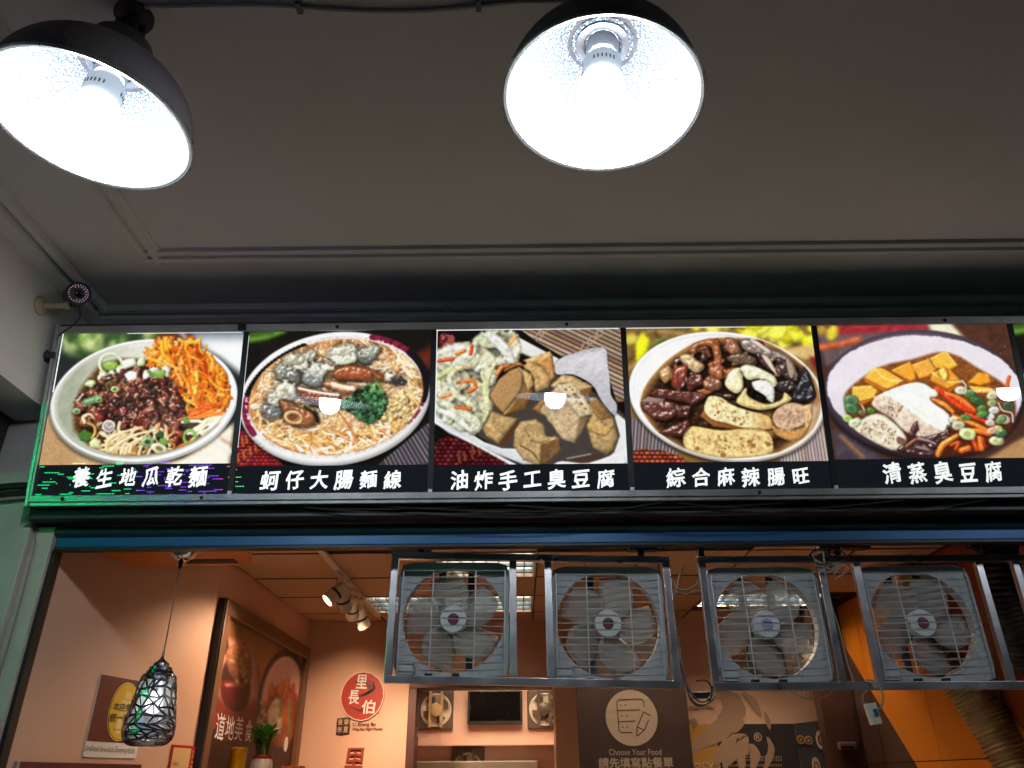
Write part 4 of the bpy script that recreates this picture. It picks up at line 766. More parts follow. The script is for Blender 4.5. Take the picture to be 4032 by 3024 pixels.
for k in range(7):
    x0 = random.uniform(-1.2, 1.0); L_ = random.uniform(.8, 1.9); s_ = random.uniform(.015, .06)
    mb.tube([(x0+L_*t, 3.045-.006*k, 2.63-.006*k+.006*math.sin(9*t+k)-s_*4*t*(1-t)) for t in np.linspace(0, 1, 24)], .0035, 6)
tag(mb.build('wiring', rubber, None, smooth=True), 'thin black wires sagging in front of the steel lintel', 'wires')

# ---- ceiling cable with clips between the lamps
mb = MB(); P = [atZ(x/1.097, y/1.097, CZ-.006) for x, y in ((560, 40), (650, 30), (1000, 22), (1200, 25), (1500, 45), (1750, 50), (1990, 35), (2212, 10))]
P = [tuple(p) for p in P]+[(.15, 1.47, CZ-.006), (.29, 1.47, CZ-.006)]
cb = thing('ceiling_cable', 'thin painted cable running along the ceiling between the two lamps', 'cable', (-.4, 1.48, CZ))
MB().tube(curve_pts(P), .006, 6).build('cable', mat('painted_cable', (.42, .41, .39), .6), cb, smooth=True)
for x in (-.62, -.1): MB().box((x-.008, 1.46, CZ-.014), (x+.008, 1.495, CZ-.0005)).build('clip', mat('clip_grey', (.12, .12, .12), .6), cb)

# ================================================================ shop room
ZC = 2.76; YB = 6.5; XL = -1.715; XR = 2.41
cream = mat('peach_wall', (.70, .43, .30), .55, var=.05, scale=2, bump=.12, bscale=6)
pink = mat('pink_wall', (.78, .52, .42), .5, var=.05, scale=2)
orange = mat('orange_panel', (.80, .27, .015), .42, var=.05, scale=3)
maroon = mat('maroon_trim', (.06, .013, .010), .5, var=.2)
brownw = mat('brown_wall', (.075, .036, .030), .5, var=.15)
tilem = mat('ceiling_board', (.60, .40, .24), .85, var=.08, scale=30, bump=.4, bscale=120)
fl = struct('shop_floor', MB().box((XL-.3, 3.2, -.05), (4.0, 8.6, .004)), mat('shop_floor_tile', (.32, .22, .16), .4, var=.2))
lw = struct('left_wall', MB().prism([(-1.944, 3.21, 0), (-1.944, 3.21, ZC+.2), (XL, 4.42, ZC+.2), (XL, 4.42, 0)], (-1, -.2, 0), .1).box((XL-.1, 4.421, 0), (XL, 8.4, ZC+.2)), cream)
bw = struct('back_wall', MB().box((XL, YB, 0), (-.865, YB+.12, ZC+.2)).box((-.8645, YB, 2.27), (.30, YB+.12, ZC+.2)), cream)
struct('kitchen_wall', MB().box((-1.7, 8.02, 0), (2.4, 8.15, ZC+.2)), pink)
struct('kitchen_ceiling', MB().box((-1.7, YB+.121, ZC+.055), (2.4, 8.02, ZC+.1)), tilem)
struct('mural_wall', MB().box((.43, YB, 0), (2.45, YB+.12, ZC+.2)), pink)
struct('brown_wall', MB().box((2.165, 6.0, 0), (XR+.1, 6.12, ZC+.2)).box((2.365, 6.121, 0), (2.45, 6.499, ZC+.2)), brownw)
rw = struct('right_wall', MB().box((XR+.015, 3.35, 0), (XR+.12, 5.999, ZC+.2)), mat('wall_backing', (.05, .015, .008), .8))
# orange wall boards, each its own piece with open joints; a slanted brown band and a red-brown band cross them
ys = [3.36, 4.17, 4.93, 5.70, 5.995]; zs = [0.55, 1.68, 2.75]
redb = mat('red_brown_panel', (.22, .045, .012), .45, var=.08)
def clip_poly(poly, a, b, c):           # keep a*y + b*z + c >= 0
    out = []
    for i in range(len(poly)):
        p, q = poly[i], poly[(i+1) % len(poly)]; dp = a*p[0]+b*p[1]+c; dq = a*q[0]+b*q[1]+c
        if dp >= 0: out.append(p)
        if dp*dq < 0: t = dp/(dp-dq); out.append((p[0]+(q[0]-p[0])*t, p[1]+(q[1]-p[1])*t))
    return out
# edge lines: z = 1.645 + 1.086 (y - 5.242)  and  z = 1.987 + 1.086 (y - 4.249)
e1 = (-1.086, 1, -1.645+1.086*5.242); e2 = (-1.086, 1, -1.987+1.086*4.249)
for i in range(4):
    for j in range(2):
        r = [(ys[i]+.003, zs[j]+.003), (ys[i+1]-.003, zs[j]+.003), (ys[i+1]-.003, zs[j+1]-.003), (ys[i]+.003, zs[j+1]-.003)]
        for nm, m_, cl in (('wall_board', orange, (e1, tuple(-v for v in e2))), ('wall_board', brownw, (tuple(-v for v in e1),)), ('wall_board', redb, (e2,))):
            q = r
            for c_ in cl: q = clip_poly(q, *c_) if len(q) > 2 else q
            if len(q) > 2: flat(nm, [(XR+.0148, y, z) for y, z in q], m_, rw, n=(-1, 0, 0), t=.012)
# suspended ceiling: grid carrier plus separate boards
cl = struct('shop_ceiling', MB().box((XL, 3.35, ZC+.056), (XR+.1, 8.4, ZC+.12)), mat('void_dark', (.02, .012, .008), .9))
gx = [XL+.004, -1.10, -.50, .11, .72, 1.33, 1.94, XR+.012]; gy = [3.46, 3.76, 4.365, 4.975, 5.54, 6.14, YB]
lights = {(1, 4), (2, 4), (2, 2), (5, 4), (6, 4)}
for i in range(len(gx)-1):
    for j in range(len(gy)-1):
        if (i, j) in lights: continue
        if i == 6 and j >= 4: continue
        if j == 1 and i in (1, 3, 4): continue
        MB().box((gx[i]+.006, gy[j]+.006, ZC+random.uniform(0, .003)), (gx[i+1]-.006, min(gy[j+1], YB)-.006, ZC+.0195)).build('ceiling_tile', tilem, cl)
for i, x in enumerate(gx[1:-1]): MB().box((x-.005, gy[0], ZC-.0025), (x+.005, gy[-1]-.002, ZC-.0005)).build('joint_shade_strip', mat('joint_shade', (.05, .026, .014), .8), cl)  # dark strips over the joints paint in the shade of the gaps
for j, y in enumerate(gy[:-1]):
    for i in range(len(gx)-1): MB().box((gx[i]+.0055, y-.006, ZC-.0025), (gx[i+1]-.0055, y+.006, ZC-.0005)).build('joint_shade_strip', mat('joint_shade', (0, 0, 0)), cl)
# soffit box behind the shutter: orange, with a vent slot
so = struct('soffit', MB().add([(-1.888, 3.36, 2.516), (-1.20, 3.36, 2.516), (-1.28, 3.65, 2.516), (-1.853, 3.65, 2.516), (-1.888, 3.36, ZC), (-1.20, 3.36, ZC), (-1.28, 3.65, ZC), (-1.853, 3.65, ZC)], [(0, 1, 2, 3), (4, 5, 6, 7), (0, 1, 5, 4), (1, 2, 6, 5), (2, 3, 7, 6), (3, 0, 4, 7)]), mat('soffit_orange', (.62, .17, .02), .5, var=.06))
MB().box((-1.56, 3.53, 2.513), (-1.32, 3.60, 2.5155)).build('vent_slot', mat('slot_dark', (.06, .025, .015), .8), so)
# ================================================================ menu lightbox
TL = R(10); YB0 = 3.0; ZB0 = 2.640          # tilt, front lower edge
VU = Vector((0, -math.sin(TL), math.cos(TL))); VN = Vector((0, -math.cos(TL), -math.sin(TL)))   # up the face, out of the face
def LB(x, v, n=0.): return Vector((x, YB0, ZB0))+VU*v+VN*n
lb = thing('menu_lightbox', 'long backlit menu lightbox of food photographs leaning out over the counter', 'lightbox', tuple(LB(0, 0)))
H = .728; X0, X1 = -2.0, 3.5
MB().prism([LB(X0+.02, -.012, -.012), LB(X1, -.012, -.012), LB(X1, H+.01, -.012), LB(X0+.02, H+.01, -.012)], -VN, .10).build('housing', dark, lb)
def rail(name, x0, x1, v0, v1, n0, n1, m=alu):
    return MB().prism([LB(x0, v0, n0), LB(x1, v0, n0), LB(x1, v1, n0), LB(x0, v1, n0)], VN, n1-n0).build(name, m, lb, bevel=.0015)
rail('bottom_rail', X0, X1, -.020, .006, -.10, .012); rail('bottom_rail', X0, X1, -.036, -.0205, -.10, .004)
rail('top_rail', X0, X1, H-.012, H+.022, -.10, .012); rail('top_rail', X0, X1, H+.0225, H+.034, -.10, .003, dark)
rail('end_rail', X0-.014, X0-.0005, -.036, H+.03, -.10, .014); rail('end_rail', X0+.0005, X0+.010, .0065, H-.0125, -.10, .0115)
div = [-1.9875, -1.178, -.358, .466, 1.294, 2.142, 2.965, 3.49]
halves = .0125
ARTS = [art_noodles, art_vermicelli, art_tofu, art_spicy, art_steamed]
CAPT = [('養生地瓜乾麵', (560, 1590, 1240, 1415)), ('蚵仔大腸麵線', (245, 1330, 1270, 1425)), ('油炸手工臭豆腐', (240, 1500, 1265, 1430)), ('綜合麻辣腸旺', (435, 1535, 1245, 1405)), ('清蒸臭豆腐', (575, 1495, 1205, 1380))]
DISH = ['noodles with minced meat and shredded carrot', 'thin noodle soup with oysters and coriander', 'fried tofu pieces with pickled cabbage', 'dark broth with blood cake and tofu slices', 'steamed tofu with pumpkin and spring onion']
pm = print_mat('backlit_print', .95, .012, .10)
white_ink = emitter('backlit_white', (.93, .97, .95), .85); capr = 0; white_ink.node_tree.nodes['Principled BSDF'].inputs['Roughness'].default_value = .08
capblack = emitter('caption_black', (.006, .008, .011), 1); capblack.node_tree.nodes['Principled BSDF'].inputs['Base Color'].default_value = (.006, .006, .008, 1); capblack.node_tree.nodes['Principled BSDF'].inputs['Roughness'].default_value = .012
OX = [0, 900, 1650, 2400, 3180]
def lbv(px, py):        # photo pixel -> (x, v) on the lightbox face
    d = ray(px, py); n = np.array(VN); p0 = np.array([0, YB0, ZB0]); h = CAM+d*((n@(p0-CAM))/(n@d))
    return h[0], (h-p0) @ np.array(VU)
for i in range(7):
    xa, xb = div[i]+(halves if i else 0), div[i+1]-halves
    j = i if i < 5 else (i-5)*2+1
    art, cor = ARTS[j]() if i < 5 else (None, None)
    p = thing('menu_panel', None, None, (0, 0, 0)); p.parent = lb
    p['label'] = 'menu panel showing ' + (DISH[j] if i < 5 else 'the edge of a further dish')
    if i < 5:
        finish(art, 3)
        vcap = lbv(OX[i]+(cor[3][0]+cor[2][0])/2/1.952, 1200+(1226, 1235, 1226, 1207, 1182)[i]/1.952)[1]
        # part of the panel height taken by the picture
        t = 1-(vcap-.006)/(H-.012-.006)
        ink_sheet('food_photograph', art, cor, LB(xa, H-.012, .001), LB(xb, H-.012, .001), LB(xb, vcap, .001), LB(xa, vcap, .001), 300, 262, pm, p, t)
        last = art, cor, t
    else:
        vcap = .125
        a2, c2 = art_vermicelli() if i == 5 else (art, cor)
        if i == 5: finish(a2, 3); keep = a2, c2
        a2, c2 = keep
        ink_sheet('food_photograph', a2, c2, LB(xa, H-.012, .001), LB(xb, H-.012, .001), LB(xb, vcap, .001), LB(xa, vcap, .001), 120, 100, pm, p, .82)
    MB().add([LB(xa, .006, .001), LB(xb, .006, .001), LB(xb, vcap-.001, .001), LB(xa, vcap-.001, .001)], [(0, 1, 2, 3)]).build('caption_strip', capblack, p)
    if i < 5:
        txt, (a, b, c, d) = CAPT[i]
        q = [lbv(OX[i]+x/1.952, 1200+y/1.952) for x in (a, b) for y in (c, d)]
        xs = [k[0] for k in q]; vv = [k[1] for k in q]
        x0, x1 = (xs[0]+xs[1])/2, (xs[2]+xs[3])/2; v1, v0 = (vv[0]+vv[2])/2, (vv[1]+vv[3])/2
        lettering('caption_lettering', txt, LB((x0+x1)/2, (v0+v1)/2, .0015), (1, 0, 0), VU, x1-x0, v1-v0, white_ink, p, offset=.024, lift=.0006, brush=.016, slant=.04, sp=1.34)
for i in range(1, 7):
    MB().prism([LB(div[i]-halves+.001, .0065, .0015), LB(div[i]+halves-.001, .0065, .0015), LB(div[i]+halves-.001, H-.0125, .0015), LB(div[i]-halves+.001, H-.0125, .0015)], VN, .004).build('divider', black, lb)
    MB().prism([LB(div[i]-.008, .004, .0122), LB(div[i]+.008, .004, .0122), LB(div[i]+.008, .018, .0122), LB(div[i]-.008, .018, .0122)], VN, .002).build('divider_clip', mat('white_plastic', (.75, .75, .74), .4), lb)
# slivers of bare diffuser that glow along the top and at some panel edges
for xa, xb, va, vb in ((-1.7, -1.2, H-.014, H-.0118), (-.355, .45, H-.0150, H-.0118), (.47, 1.0, H-.0145, H-.0118), (-.348, -.343, .3, .72), (-1.168, -1.165, .2, .7), (-1.985, -1.980, .45, .72)):
    MB().prism([LB(xa, va, .0024), LB(xb, va, .0024), LB(xb, vb, .0024), LB(xa, vb, .0024)], VN, .0004).build('diffuser_edge', white_ink, lb)
for x, v in ((-1.86, -.008), (-1.29, -.008), (-.78, H+.005), (.22, H+.005), (-1.19, H+.002), (1.86, H+.005), (.98, -.008)):
    M = Matrix.Translation(LB(x, v, .0125)) @ Vector((0, 0, 1)).rotation_difference(VN).to_matrix().to_4x4()
    MB().lathe([(.008, 0), (.008, .003), (.004, .005)], 10, M, False, True).build('screw', black, lb)
# clamps
for x, v in ((-1.195, H+.004),): MB().prism([LB(x-.016, v-.014, .0125), LB(x+.016, v-.014, .0125), LB(x+.016, v+.016, .0125), LB(x-.016, v+.016, .0125)], VN, .012).build('clamp', black, lb, bevel=.002)
c = MB(); c.prism([LB(-2.052, .60, .004), LB(-1.992, .60, .004), LB(-1.992, .628, .004), LB(-2.052, .628, .004)], VN, .02); c.prism([LB(-2.056, .588, -.02), LB(-2.034, .588, -.02), LB(-2.034, .64, -.02), LB(-2.056, .64, -.02)], VN, .035)
c.build('clamp', dark, lb, bevel=.003)
# ================================================================ high-bay lamps under the arcade ceiling
lampblack = mat('lamp_enamel', (.13, .115, .125), .8, var=.25, bump=.5, bscale=60, dirt=(.24, .21, .22), dscale=6, damt=.7)
def dimple_mat():
    m, t, b = nodes('dimpled_aluminium'); N = t.nodes.new; L = t.links.new
    b.inputs['Base Color'].default_value = (.30, .33, .38, 1); b.inputs['Metallic'].default_value = .62; b.inputs['Roughness'].default_value = .30
    tc = N('ShaderNodeTexCoord'); v = N('ShaderNodeTexVoronoi'); v.inputs['Scale'].default_value = 120; L(tc.outputs['Object'], v.inputs['Vector'])
    bp = N('ShaderNodeBump'); bp.inputs['Strength'].default_value = .8; bp.inputs['Distance'].default_value = .005; L(v.outputs['Distance'], bp.inputs['Height']); L(bp.outputs[0], b.inputs['Normal'])
    return m
dimple = dimple_mat()
bulbglow = emitter('lamp_glow', (.86, .94, 1.0), 125)
bulbbody = mat('bulb_body', (.88, .88, .86), .4)
def dome_prof(r0, h, n=18):
    out = []
    for i in range(n+1):
        a = i/n*math.pi/2*.90
        out.append((r0*math.cos(a)**.80, h*math.sin(a)/math.sin(math.pi/2*.90)))
    return out
def make_lamp(label):
    t = thing('high_bay_lamp', label, 'lamp', (0, 0, 0), None)
    RR = .258; Hh = .225
    P = dome_prof(RR, Hh); neck = P[-1][0]
    sh = MB().lathe(P+[(.082, Hh+.012), (.080, Hh+.075), (.062, Hh+.095), (.02, Hh+.10)], 56, None, False, True).build('shade', lampblack, t, smooth=True)
    MB().lathe([(r-.004, z+.001) for r, z in P]+[(.085, Hh-.008), (.001, Hh-.008)], 56).build('reflector', dimple, t, smooth=True)
    MB().lathe([(RR-.006, .003), (RR-.004, -.003), (RR+.004, -.005), (RR+.007, .000), (RR+.004, .006)], 56).build('rim', mat('rim_metal', (.42, .42, .42), .4, .7), t, smooth=True)
    mb = MB(); rg = random.Random(5)
    for k in range(260):
        a = rg.uniform(0, 6.283); q = rg.uniform(.001, .0036); r_ = RR+.008+rg.uniform(-.002, .003)
        if math.sin(a*3+1)+math.sin(a*7) < -.9: continue
        c = Vector((r_*math.cos(a), r_*math.sin(a), rg.uniform(-.001, .007)))
        pts = [c+Vector((rg.uniform(-q, q), rg.uniform(-q, q), rg.uniform(-q*1.6, q))) for _ in range(4)]
        mb.add(pts, [(0, 1, 2), (0, 2, 3), (0, 3, 1), (1, 3, 2)])
    tag(mb.build('dust', mat('dust', (.10, .09, .09), .95), t), kind='stuff')
    MB().lathe([(.045, Hh-.009), (.045, Hh-.05), (.040, Hh-.055)], 24).build('socket', mat('socket', (.55, .55, .56), .45), t, smooth=True)
    MB().lathe([(.052, Hh-.0085), (.072, Hh-.0088), (.074, Hh-.016), (.054, Hh-.018)], 24).build('socket_ring', steel, t, smooth=True)
    for a in (0, math.pi): MB().lathe([(.006, -.0005), (.006, -.004), (.001, -.005)], 8, Matrix.Translation((.066*math.cos(a), .066*math.sin(a), Hh-.009))).build('screw', dark, t)
    b = MB().lathe([(.030, Hh-.055), (.046, Hh-.075), (.052, Hh-.085), (.053, Hh-.150)], 28).build('bulb_base', bulbbody, t, smooth=True)
    mb = MB()
    for k in range(30):
        if k % 10 > 5: continue
        a = k/30*6.283; mb.box((.0518, -.0018, Hh-.120), (.0535, .0018, Hh-.108), Matrix.Rotation(a, 4, 'Z'))
    tag(mb.build('cooling_slots', black, b), kind='stuff')
    MB().lathe([(.053, Hh-.1505), (.059, Hh-.165), (.064, Hh-.215), (.060, Hh-.255), (.046, Hh-.28), (.025, Hh-.293), (.003, Hh-.297)], 28, None, False, True).build('bulb', bulbglow, t, smooth=True)
    # knuckle joint and stem
    M = Matrix.Translation((0, 0, Hh+.10))
    k = MB(); k.box((-.020, -.028, -.004), (.020, .028, .02), M)
    k.lathe([(.030, -.030), (.034, -.026), (.034, -.006), (.030, -.002)], 18, M @ Matrix.Translation((0, 0, .04)) @ Matrix.Rotation(R(90), 4, 'Y'), True, True)
    k.lathe([(.030, .002), (.034, .006), (.034, .026), (.030, .030)], 18, M @ Matrix.Translation((0, 0, .04)) @ Matrix.Rotation(R(90), 4, 'Y'), True, True)
    k.lathe([(.012, -.05), (.012, .05)], 8, M @ Matrix.Translation((0, 0, .04)) @ Matrix.Rotation(R(90), 4, 'Y'), True, True)
    k.build('knuckle', mat('knuckle', (.05, .045, .055), .6, .4, bump=.4), t, bevel=.002)
    for a in (.3, 2.2, 4.4): MB().lathe([(.005, 0), (.0035, .003)], 8, Matrix.Rotation(a, 4, 'Z') @ Matrix.Translation((.081, 0, Hh+.05)) @ Matrix.Rotation(R(90), 4, 'Y'), False, True).build('rivet', alu, t)
    return t, Hh+.14
def set_lamp(t, rim, axis, top_off, spin=0):
    """rim centre and the direction the dome points to; then a stem from the knuckle to the ceiling"""
    q = Vector((0, 0, 1)).rotation_difference(Vector(axis).normalized())
    t.location = rim; t.rotation_mode = 'QUATERNION'; t.rotation_quaternion = q
    top = Vector(rim)+Vector(axis).normalized()*top_off
    M = Matrix.Translation(rim) @ q.to_matrix().to_4x4(); Mi = M.inverted()
    a, b = Mi @ top, Mi @ Vector((top.x, top.y, CZ))
    if (b-a).length > .004: MB().tube([a, b], .017, 12).build('stem', mat('knuckle', (0, 0, 0)), t, smooth=True, world=False)
    c = Mi @ Vector((top.x, top.y, CZ-.012)); d = Mi @ Vector((top.x, top.y, CZ-.0005))
    MB().tube([c, d], .055, 20).build('ceiling_plate', mat('knuckle', (0, 0, 0)), t, world=False)
l2, ht = make_lamp('dusty black dome lamp hanging straight down with its full round opening showing')
l1 = copy_tree(l2); l1['label'] = 'dusty black dome lamp tilted sideways on its ceiling knuckle near the side beam'
l3 = copy_tree(l2); l3['label'] = 'black dome lamp further along the arcade ceiling past the steamed tofu panel'
for l in (l1, l2, l3): l['group'] = 'dome lamps in a row under the arcade ceiling'
set_lamp(l2, (.234, 1.47, 3.198), (.062, .0, 1), ht)
set_lamp(l1, (-1.142, 1.51, 3.176), (.09, -.03, 1), ht)
set_lamp(l3, (3.02, 1.46, 3.22), (0, .05, 1), ht)

# ================================================================ security camera on the beam
cc = thing('security_camera', 'round bullet security camera with a ring of infrared lights on the white beam', 'camera', (-2.04, 2.755, 3.417))
cream2 = mat('aged_cream', (.48, .40, .28), .55, dirt=(.20, .15, .10), dscale=20)
Mx = Matrix.Translation((-2.04, 2.755, 3.417)) @ Matrix.Rotation(R(90), 4, 'Y')
MB().lathe([(.042, .0005), (.042, .010), (.036, .016), (.016, .018)], 28, Mx, True, True).build('base_plate', cream2, cc, smooth=True)
MB().tube([(-2.022, 2.755, 3.417), (-1.965, 2.752, 3.414), (-1.925, 2.75, 3.412)], .0125, 12).build('arm', cream2, cc, smooth=True)
MB().tube([(-1.924, 2.75, 3.412), (-1.906, 2.75, 3.412)], .0165, 12).build('arm_joint', cream2, cc, smooth=True)
fwd = (Vector((0, 0, 1.6))-Vector((-1.872, 2.72, 3.45))).normalized(); fwd = (fwd+Vector((.18, -.12, .08))).normalized()
Mc = Matrix.Translation((-1.874, 2.73, 3.455)) @ Vector((0, 0, 1)).rotation_difference(fwd).to_matrix().to_4x4()
cb_ = MB().lathe([(.040, -.11), (.047, -.10), (.048, .03), (.0485, .045), (.044, .046), (.042, .036), (.001, .036)], 32, Mc, True).build('camera_body', mat('camera_plastic', (.035, .028, .03), .5), cc, smooth=True)
MB().tube([(-1.905, 2.75, 3.412), (-1.885, 2.76, 3.425), (-1.878, 2.75, 3.45)], .010, 8).build('bracket', dark, cc, smooth=True)
mb = MB()
for rr_, n_ in ((.036, 22), (.028, 15)):
    for k in range(n_):
        if rr_ < .03 and 7 < k < 13: continue
        mb.lathe([(.0022, .0365), (.0012, .0385)], 6, Mc @ Matrix.Translation((rr_*math.cos(k/n_*6.283), rr_*math.sin(k/n_*6.283), 0)), False, True)
mb.build('infrared_leds', emitter('ir_led', (.8, .45, .75), .55), cb_)
MB().lathe([(.015, .0362), (.015, .042), (.012, .043), (.001, .043)], 18, Mc).build('lens', mat('lens_glass', (.004, .003, .006), .08), cb_, smooth=True)
MB().tube(curve_pts([(-1.872, 2.76, 3.41), (-1.862, 2.77, 3.37), (-1.90, 2.80, 3.345), (-1.95, 2.83, 3.335), (-1.985, 2.85, 3.32)]), .004, 6).build('cable', rubber, cc, smooth=True)

# ================================================================ running-text LED sign left of the arcade (seen mirrored in the first panel)
ls = thing('led_sign', 'dot matrix LED sign with green and violet running text beside the arcade', 'sign', (-2.75, .58, 2.4))
MB().box((-4.75, .50, 2.45), (-1.95, .60, 2.88)).build('housing', black, ls, bevel=.005)  # left end lengthened past the mirrored part for green glow on the pillar
def led_mat():
    m, t, b = nodes('led_dots'); N = t.nodes.new; L = t.links.new
    b.inputs['Base Color'].default_value = (.01, .01, .01, 1)
    tc = N('ShaderNodeTexCoord'); sx = N('ShaderNodeSeparateXYZ'); L(tc.outputs['Object'], sx.inputs[0])
    def math_(op, a, b_=None):
        n = N('ShaderNodeMath'); n.operation = op
        for i, q in enumerate((a, b_)):
            if q is None: continue
            if isinstance(q, (int, float)): n.inputs[i].default_value = q
            else: L(q, n.inputs[i])
        return n.outputs[0]
    P = .011
    gx_, gz_ = math_('DIVIDE', sx.outputs[0], P), math_('DIVIDE', sx.outputs[2], P)
    fx, fz = math_('SUBTRACT', math_('FRACT', gx_), .5), math_('SUBTRACT', math_('FRACT', gz_), .5)
    d = math_('ADD', math_('MULTIPLY', fx, fx), math_('MULTIPLY', fz, fz)); dot = math_('LESS_THAN', d, .09)
    cb2 = N('ShaderNodeCombineXYZ'); L(math_('FLOOR', gx_), cb2.inputs[0]); L(math_('FLOOR', gz_), cb2.inputs[1])
    mpv = N('ShaderNodeMapping'); mpv.inputs['Scale'].default_value = (.10, .9, 1); mpv.inputs['Rotation'].default_value = (0, 0, .12); L(cb2.outputs[0], mpv.inputs[0])
    vo = N('ShaderNodeTexNoise'); vo.inputs['Scale'].default_value = 1.0; vo.inputs['Detail'].default_value = 1; L(mpv.outputs[0], vo.inputs['Vector'])
    on = math_('MULTIPLY', dot, math_('GREATER_THAN', vo.outputs[0], math_('ADD', .605, math_('MULTIPLY', math_('LESS_THAN', sx.outputs[0], -.75), -.13))))
    rp = N('ShaderNodeValToRGB'); L(math_('DIVIDE', math_('ADD', sx.outputs[0], .8), 1.6), rp.inputs[0])
    e = rp.color_ramp.elements; e[0].color = (.0, 1, .25, 1); e[0].position = .45; e[1].color = (.22, .05, 1, 1); e[1].position = .52
    x = e.new(.86); x.color = (.25, .06, 1, 1); x = e.new(.90); x.color = (.9, .05, .15, 1); x = e.new(.96); x.color = (.1, .8, .2, 1)
    L(rp.outputs[0], b.inputs['Emission Color']); L(math_('MULTIPLY', on, 45), b.inputs['Emission Strength'])
    return m
MB().add([(-1.98, 0, .08), (.78, 0, .08), (.78, 0, .45), (-1.98, 0, .45)], [(0, 1, 2, 3)]).build('led_panel', led_mat(), ls, world=False).location = (0, .0235, 0)
for x in (-4.2, -2.3): MB().box((x-.01, .54, 2.88), (x+.01, .56, 3.6)).build('hanger', dark, ls)
struct('awning_slab', MB().box((-6, -1.2, 3.6), (-2.241, 1.2, 3.75)), wallpaint)
# ================================================================ steel frames with exhaust fans above the counter
guardw = mat('guard_wire', (.62, .62, .64), .4, .3, dirt=(.30, .28, .25), dscale=12)
fanplate = mat('fan_plate', (.42, .43, .46), .5, var=.12, scale=5, dirt=(.20, .19, .19), dscale=4, damt=.5)
def blade_mat():
    m, t, b = nodes('grey_blade'); b.inputs['Base Color'].default_value = (.42, .40, .38, 1); b.inputs['Roughness'].default_value = .4
    b.inputs['Transmission Weight'].default_value = .0; b.inputs['Alpha'].default_value = .55
    return m
blade = blade_mat()
hubwhite = mat('hub_white', (.66, .66, .68), .45, dirt=(.4, .38, .37), dscale=8)
def make_fan(label, hubcol, first=True):
    """square box fan seen from its guard side; local origin = ring centre on the plate, -y towards the street"""
    t = thing('exhaust_fan', label, 'fan', (0, 0, 0))
    S = .222; RI = .203
    # plate with a round hole
    n = 48; mb = MB(); vs = []
    for k in range(n):
        a = 2*math.pi*k/n; c, s_ = math.cos(a), math.sin(a); q = S/max(abs(c), abs(s_)); q = min(q, S*1.34)
        vs += [(RI*c, 0, RI*s_), (q*c, -.006, q*s_), (q*c*1.0, -.022, q*s_*1.0), (RI*c, .05, RI*s_)]
    fs = []
    for k in range(n):
        j = (k+1) % n
        fs += [(4*k, 4*j, 4*j+1, 4*k+1), (4*k+1, 4*j+1, 4*j+2, 4*k+2), (4*k, 4*k+3, 4*j+3, 4*j)]
    mb.add(vs, fs).build('plate', fanplate, t, smooth=False)
    mb = MB()
    for x in (-.058, .062): mb.box((x-.013, .075, -.215), (x+.013, .095, .215))
    mb.build('motor_strut', dark, t)
    mb = MB().lathe([(.052, .0), (.056, .01), (.056, .05), (.045, .06)], 24, Matrix.Translation((0, .115, 0)) @ Matrix.Rotation(R(90), 4, 'X'), True, True); mb.build('motor', dark, t, smooth=True)
    for k in range(5):
        a0 = k/5*2*math.pi+.35; mb = MB(); N1, N2 = 7, 6; vs = []
        for i in range(N1):
            r = .045+(.19-.045)*i/(N1-1); wd = .40+.36*math.sin(math.pi*min(i/(N1-1)*.75+.2, 1))
            for j in range(N2):
                u = j/(N2-1)-.5; a = a0+u*2*wd*(1.0-.35*i/(N1-1))+.28*(i/(N1-1))**2
                vs.append((r*math.cos(a), .030+u*.042, r*math.sin(a)))
        mb.add(vs, [(i*N2+j, i*N2+j+1, (i+1)*N2+j+1, (i+1)*N2+j) for i in range(N1-1) for j in range(N2-1)])
        o = mb.build('blade', blade, t, smooth=True); s_ = o.modifiers.new('t', 'SOLIDIFY'); s_.thickness = .002
    MB().lathe([(.054, -.02), (.054, .012), (.050, .018), (.001, .019)], 28, Matrix.Translation((0, .012, 0)) @ Matrix.Rotation(R(90), 4, 'X'), True).build('hub', hubwhite, t, smooth=True)
    MB().lathe([(.0225, .0192), (.021, .0225), (.001, .0235)], 22, Matrix.Translation((0, .012, 0)) @ Matrix.Rotation(R(90), 4, 'X')).build('hub_cap', hubcol, t, smooth=True)
    # guard: outer wire frame, 16 cross wires, 4 uprights, all one welded piece
    g = MB(); G0, G1 = -.205, .205; yg = -.034
    corner = [(G0, G0-.003), (G1, G0-.003), (G1, G1-.02), (G0, G1-.02)]
    for k in range(15):
        z = G0+.010+k*(G1-G0-.03)/14; g.tube([(G0, yg+.001*math.sin(k), z), (-.1, yg-.006, z+.0008*math.sin(k*2.2)), (.1, yg-.006, z), (G1, yg, z+.001*math.cos(k*1.7))], .0019, 6)
    for x in (G0, -.083, .088, G1): g.tube([(x, yg-.002, G0-.003), (x, yg-.007, 0), (x, yg-.002, G1-.018)], .0024, 6)
    g.build('guard', guardw, t, smooth=True)
    b = MB().box((-.208, -.026, -.212), (-.145, -.004, -.165)) if first else MB().box((.135, -.026, .145), (.200, -.004, .19)); b.build('switch_box', mat('switch_grey', (.50, .51, .52), .5), t, bevel=.002)
    for x in (-.085, .02): MB().box((x-.014, -.040, -.219), (x+.014, -.020, -.208)).build('guard_clip', black, t)
    return t
redcap = mat('red_cap', (.17, .030, .045), .35); violetcap = mat('violet_cap', (.36, .34, .58), .3)
f1 = make_fan('exhaust fan with red hub cap in the sagging frame nearest the pendant lamp', redcap)
FANS = [f1]
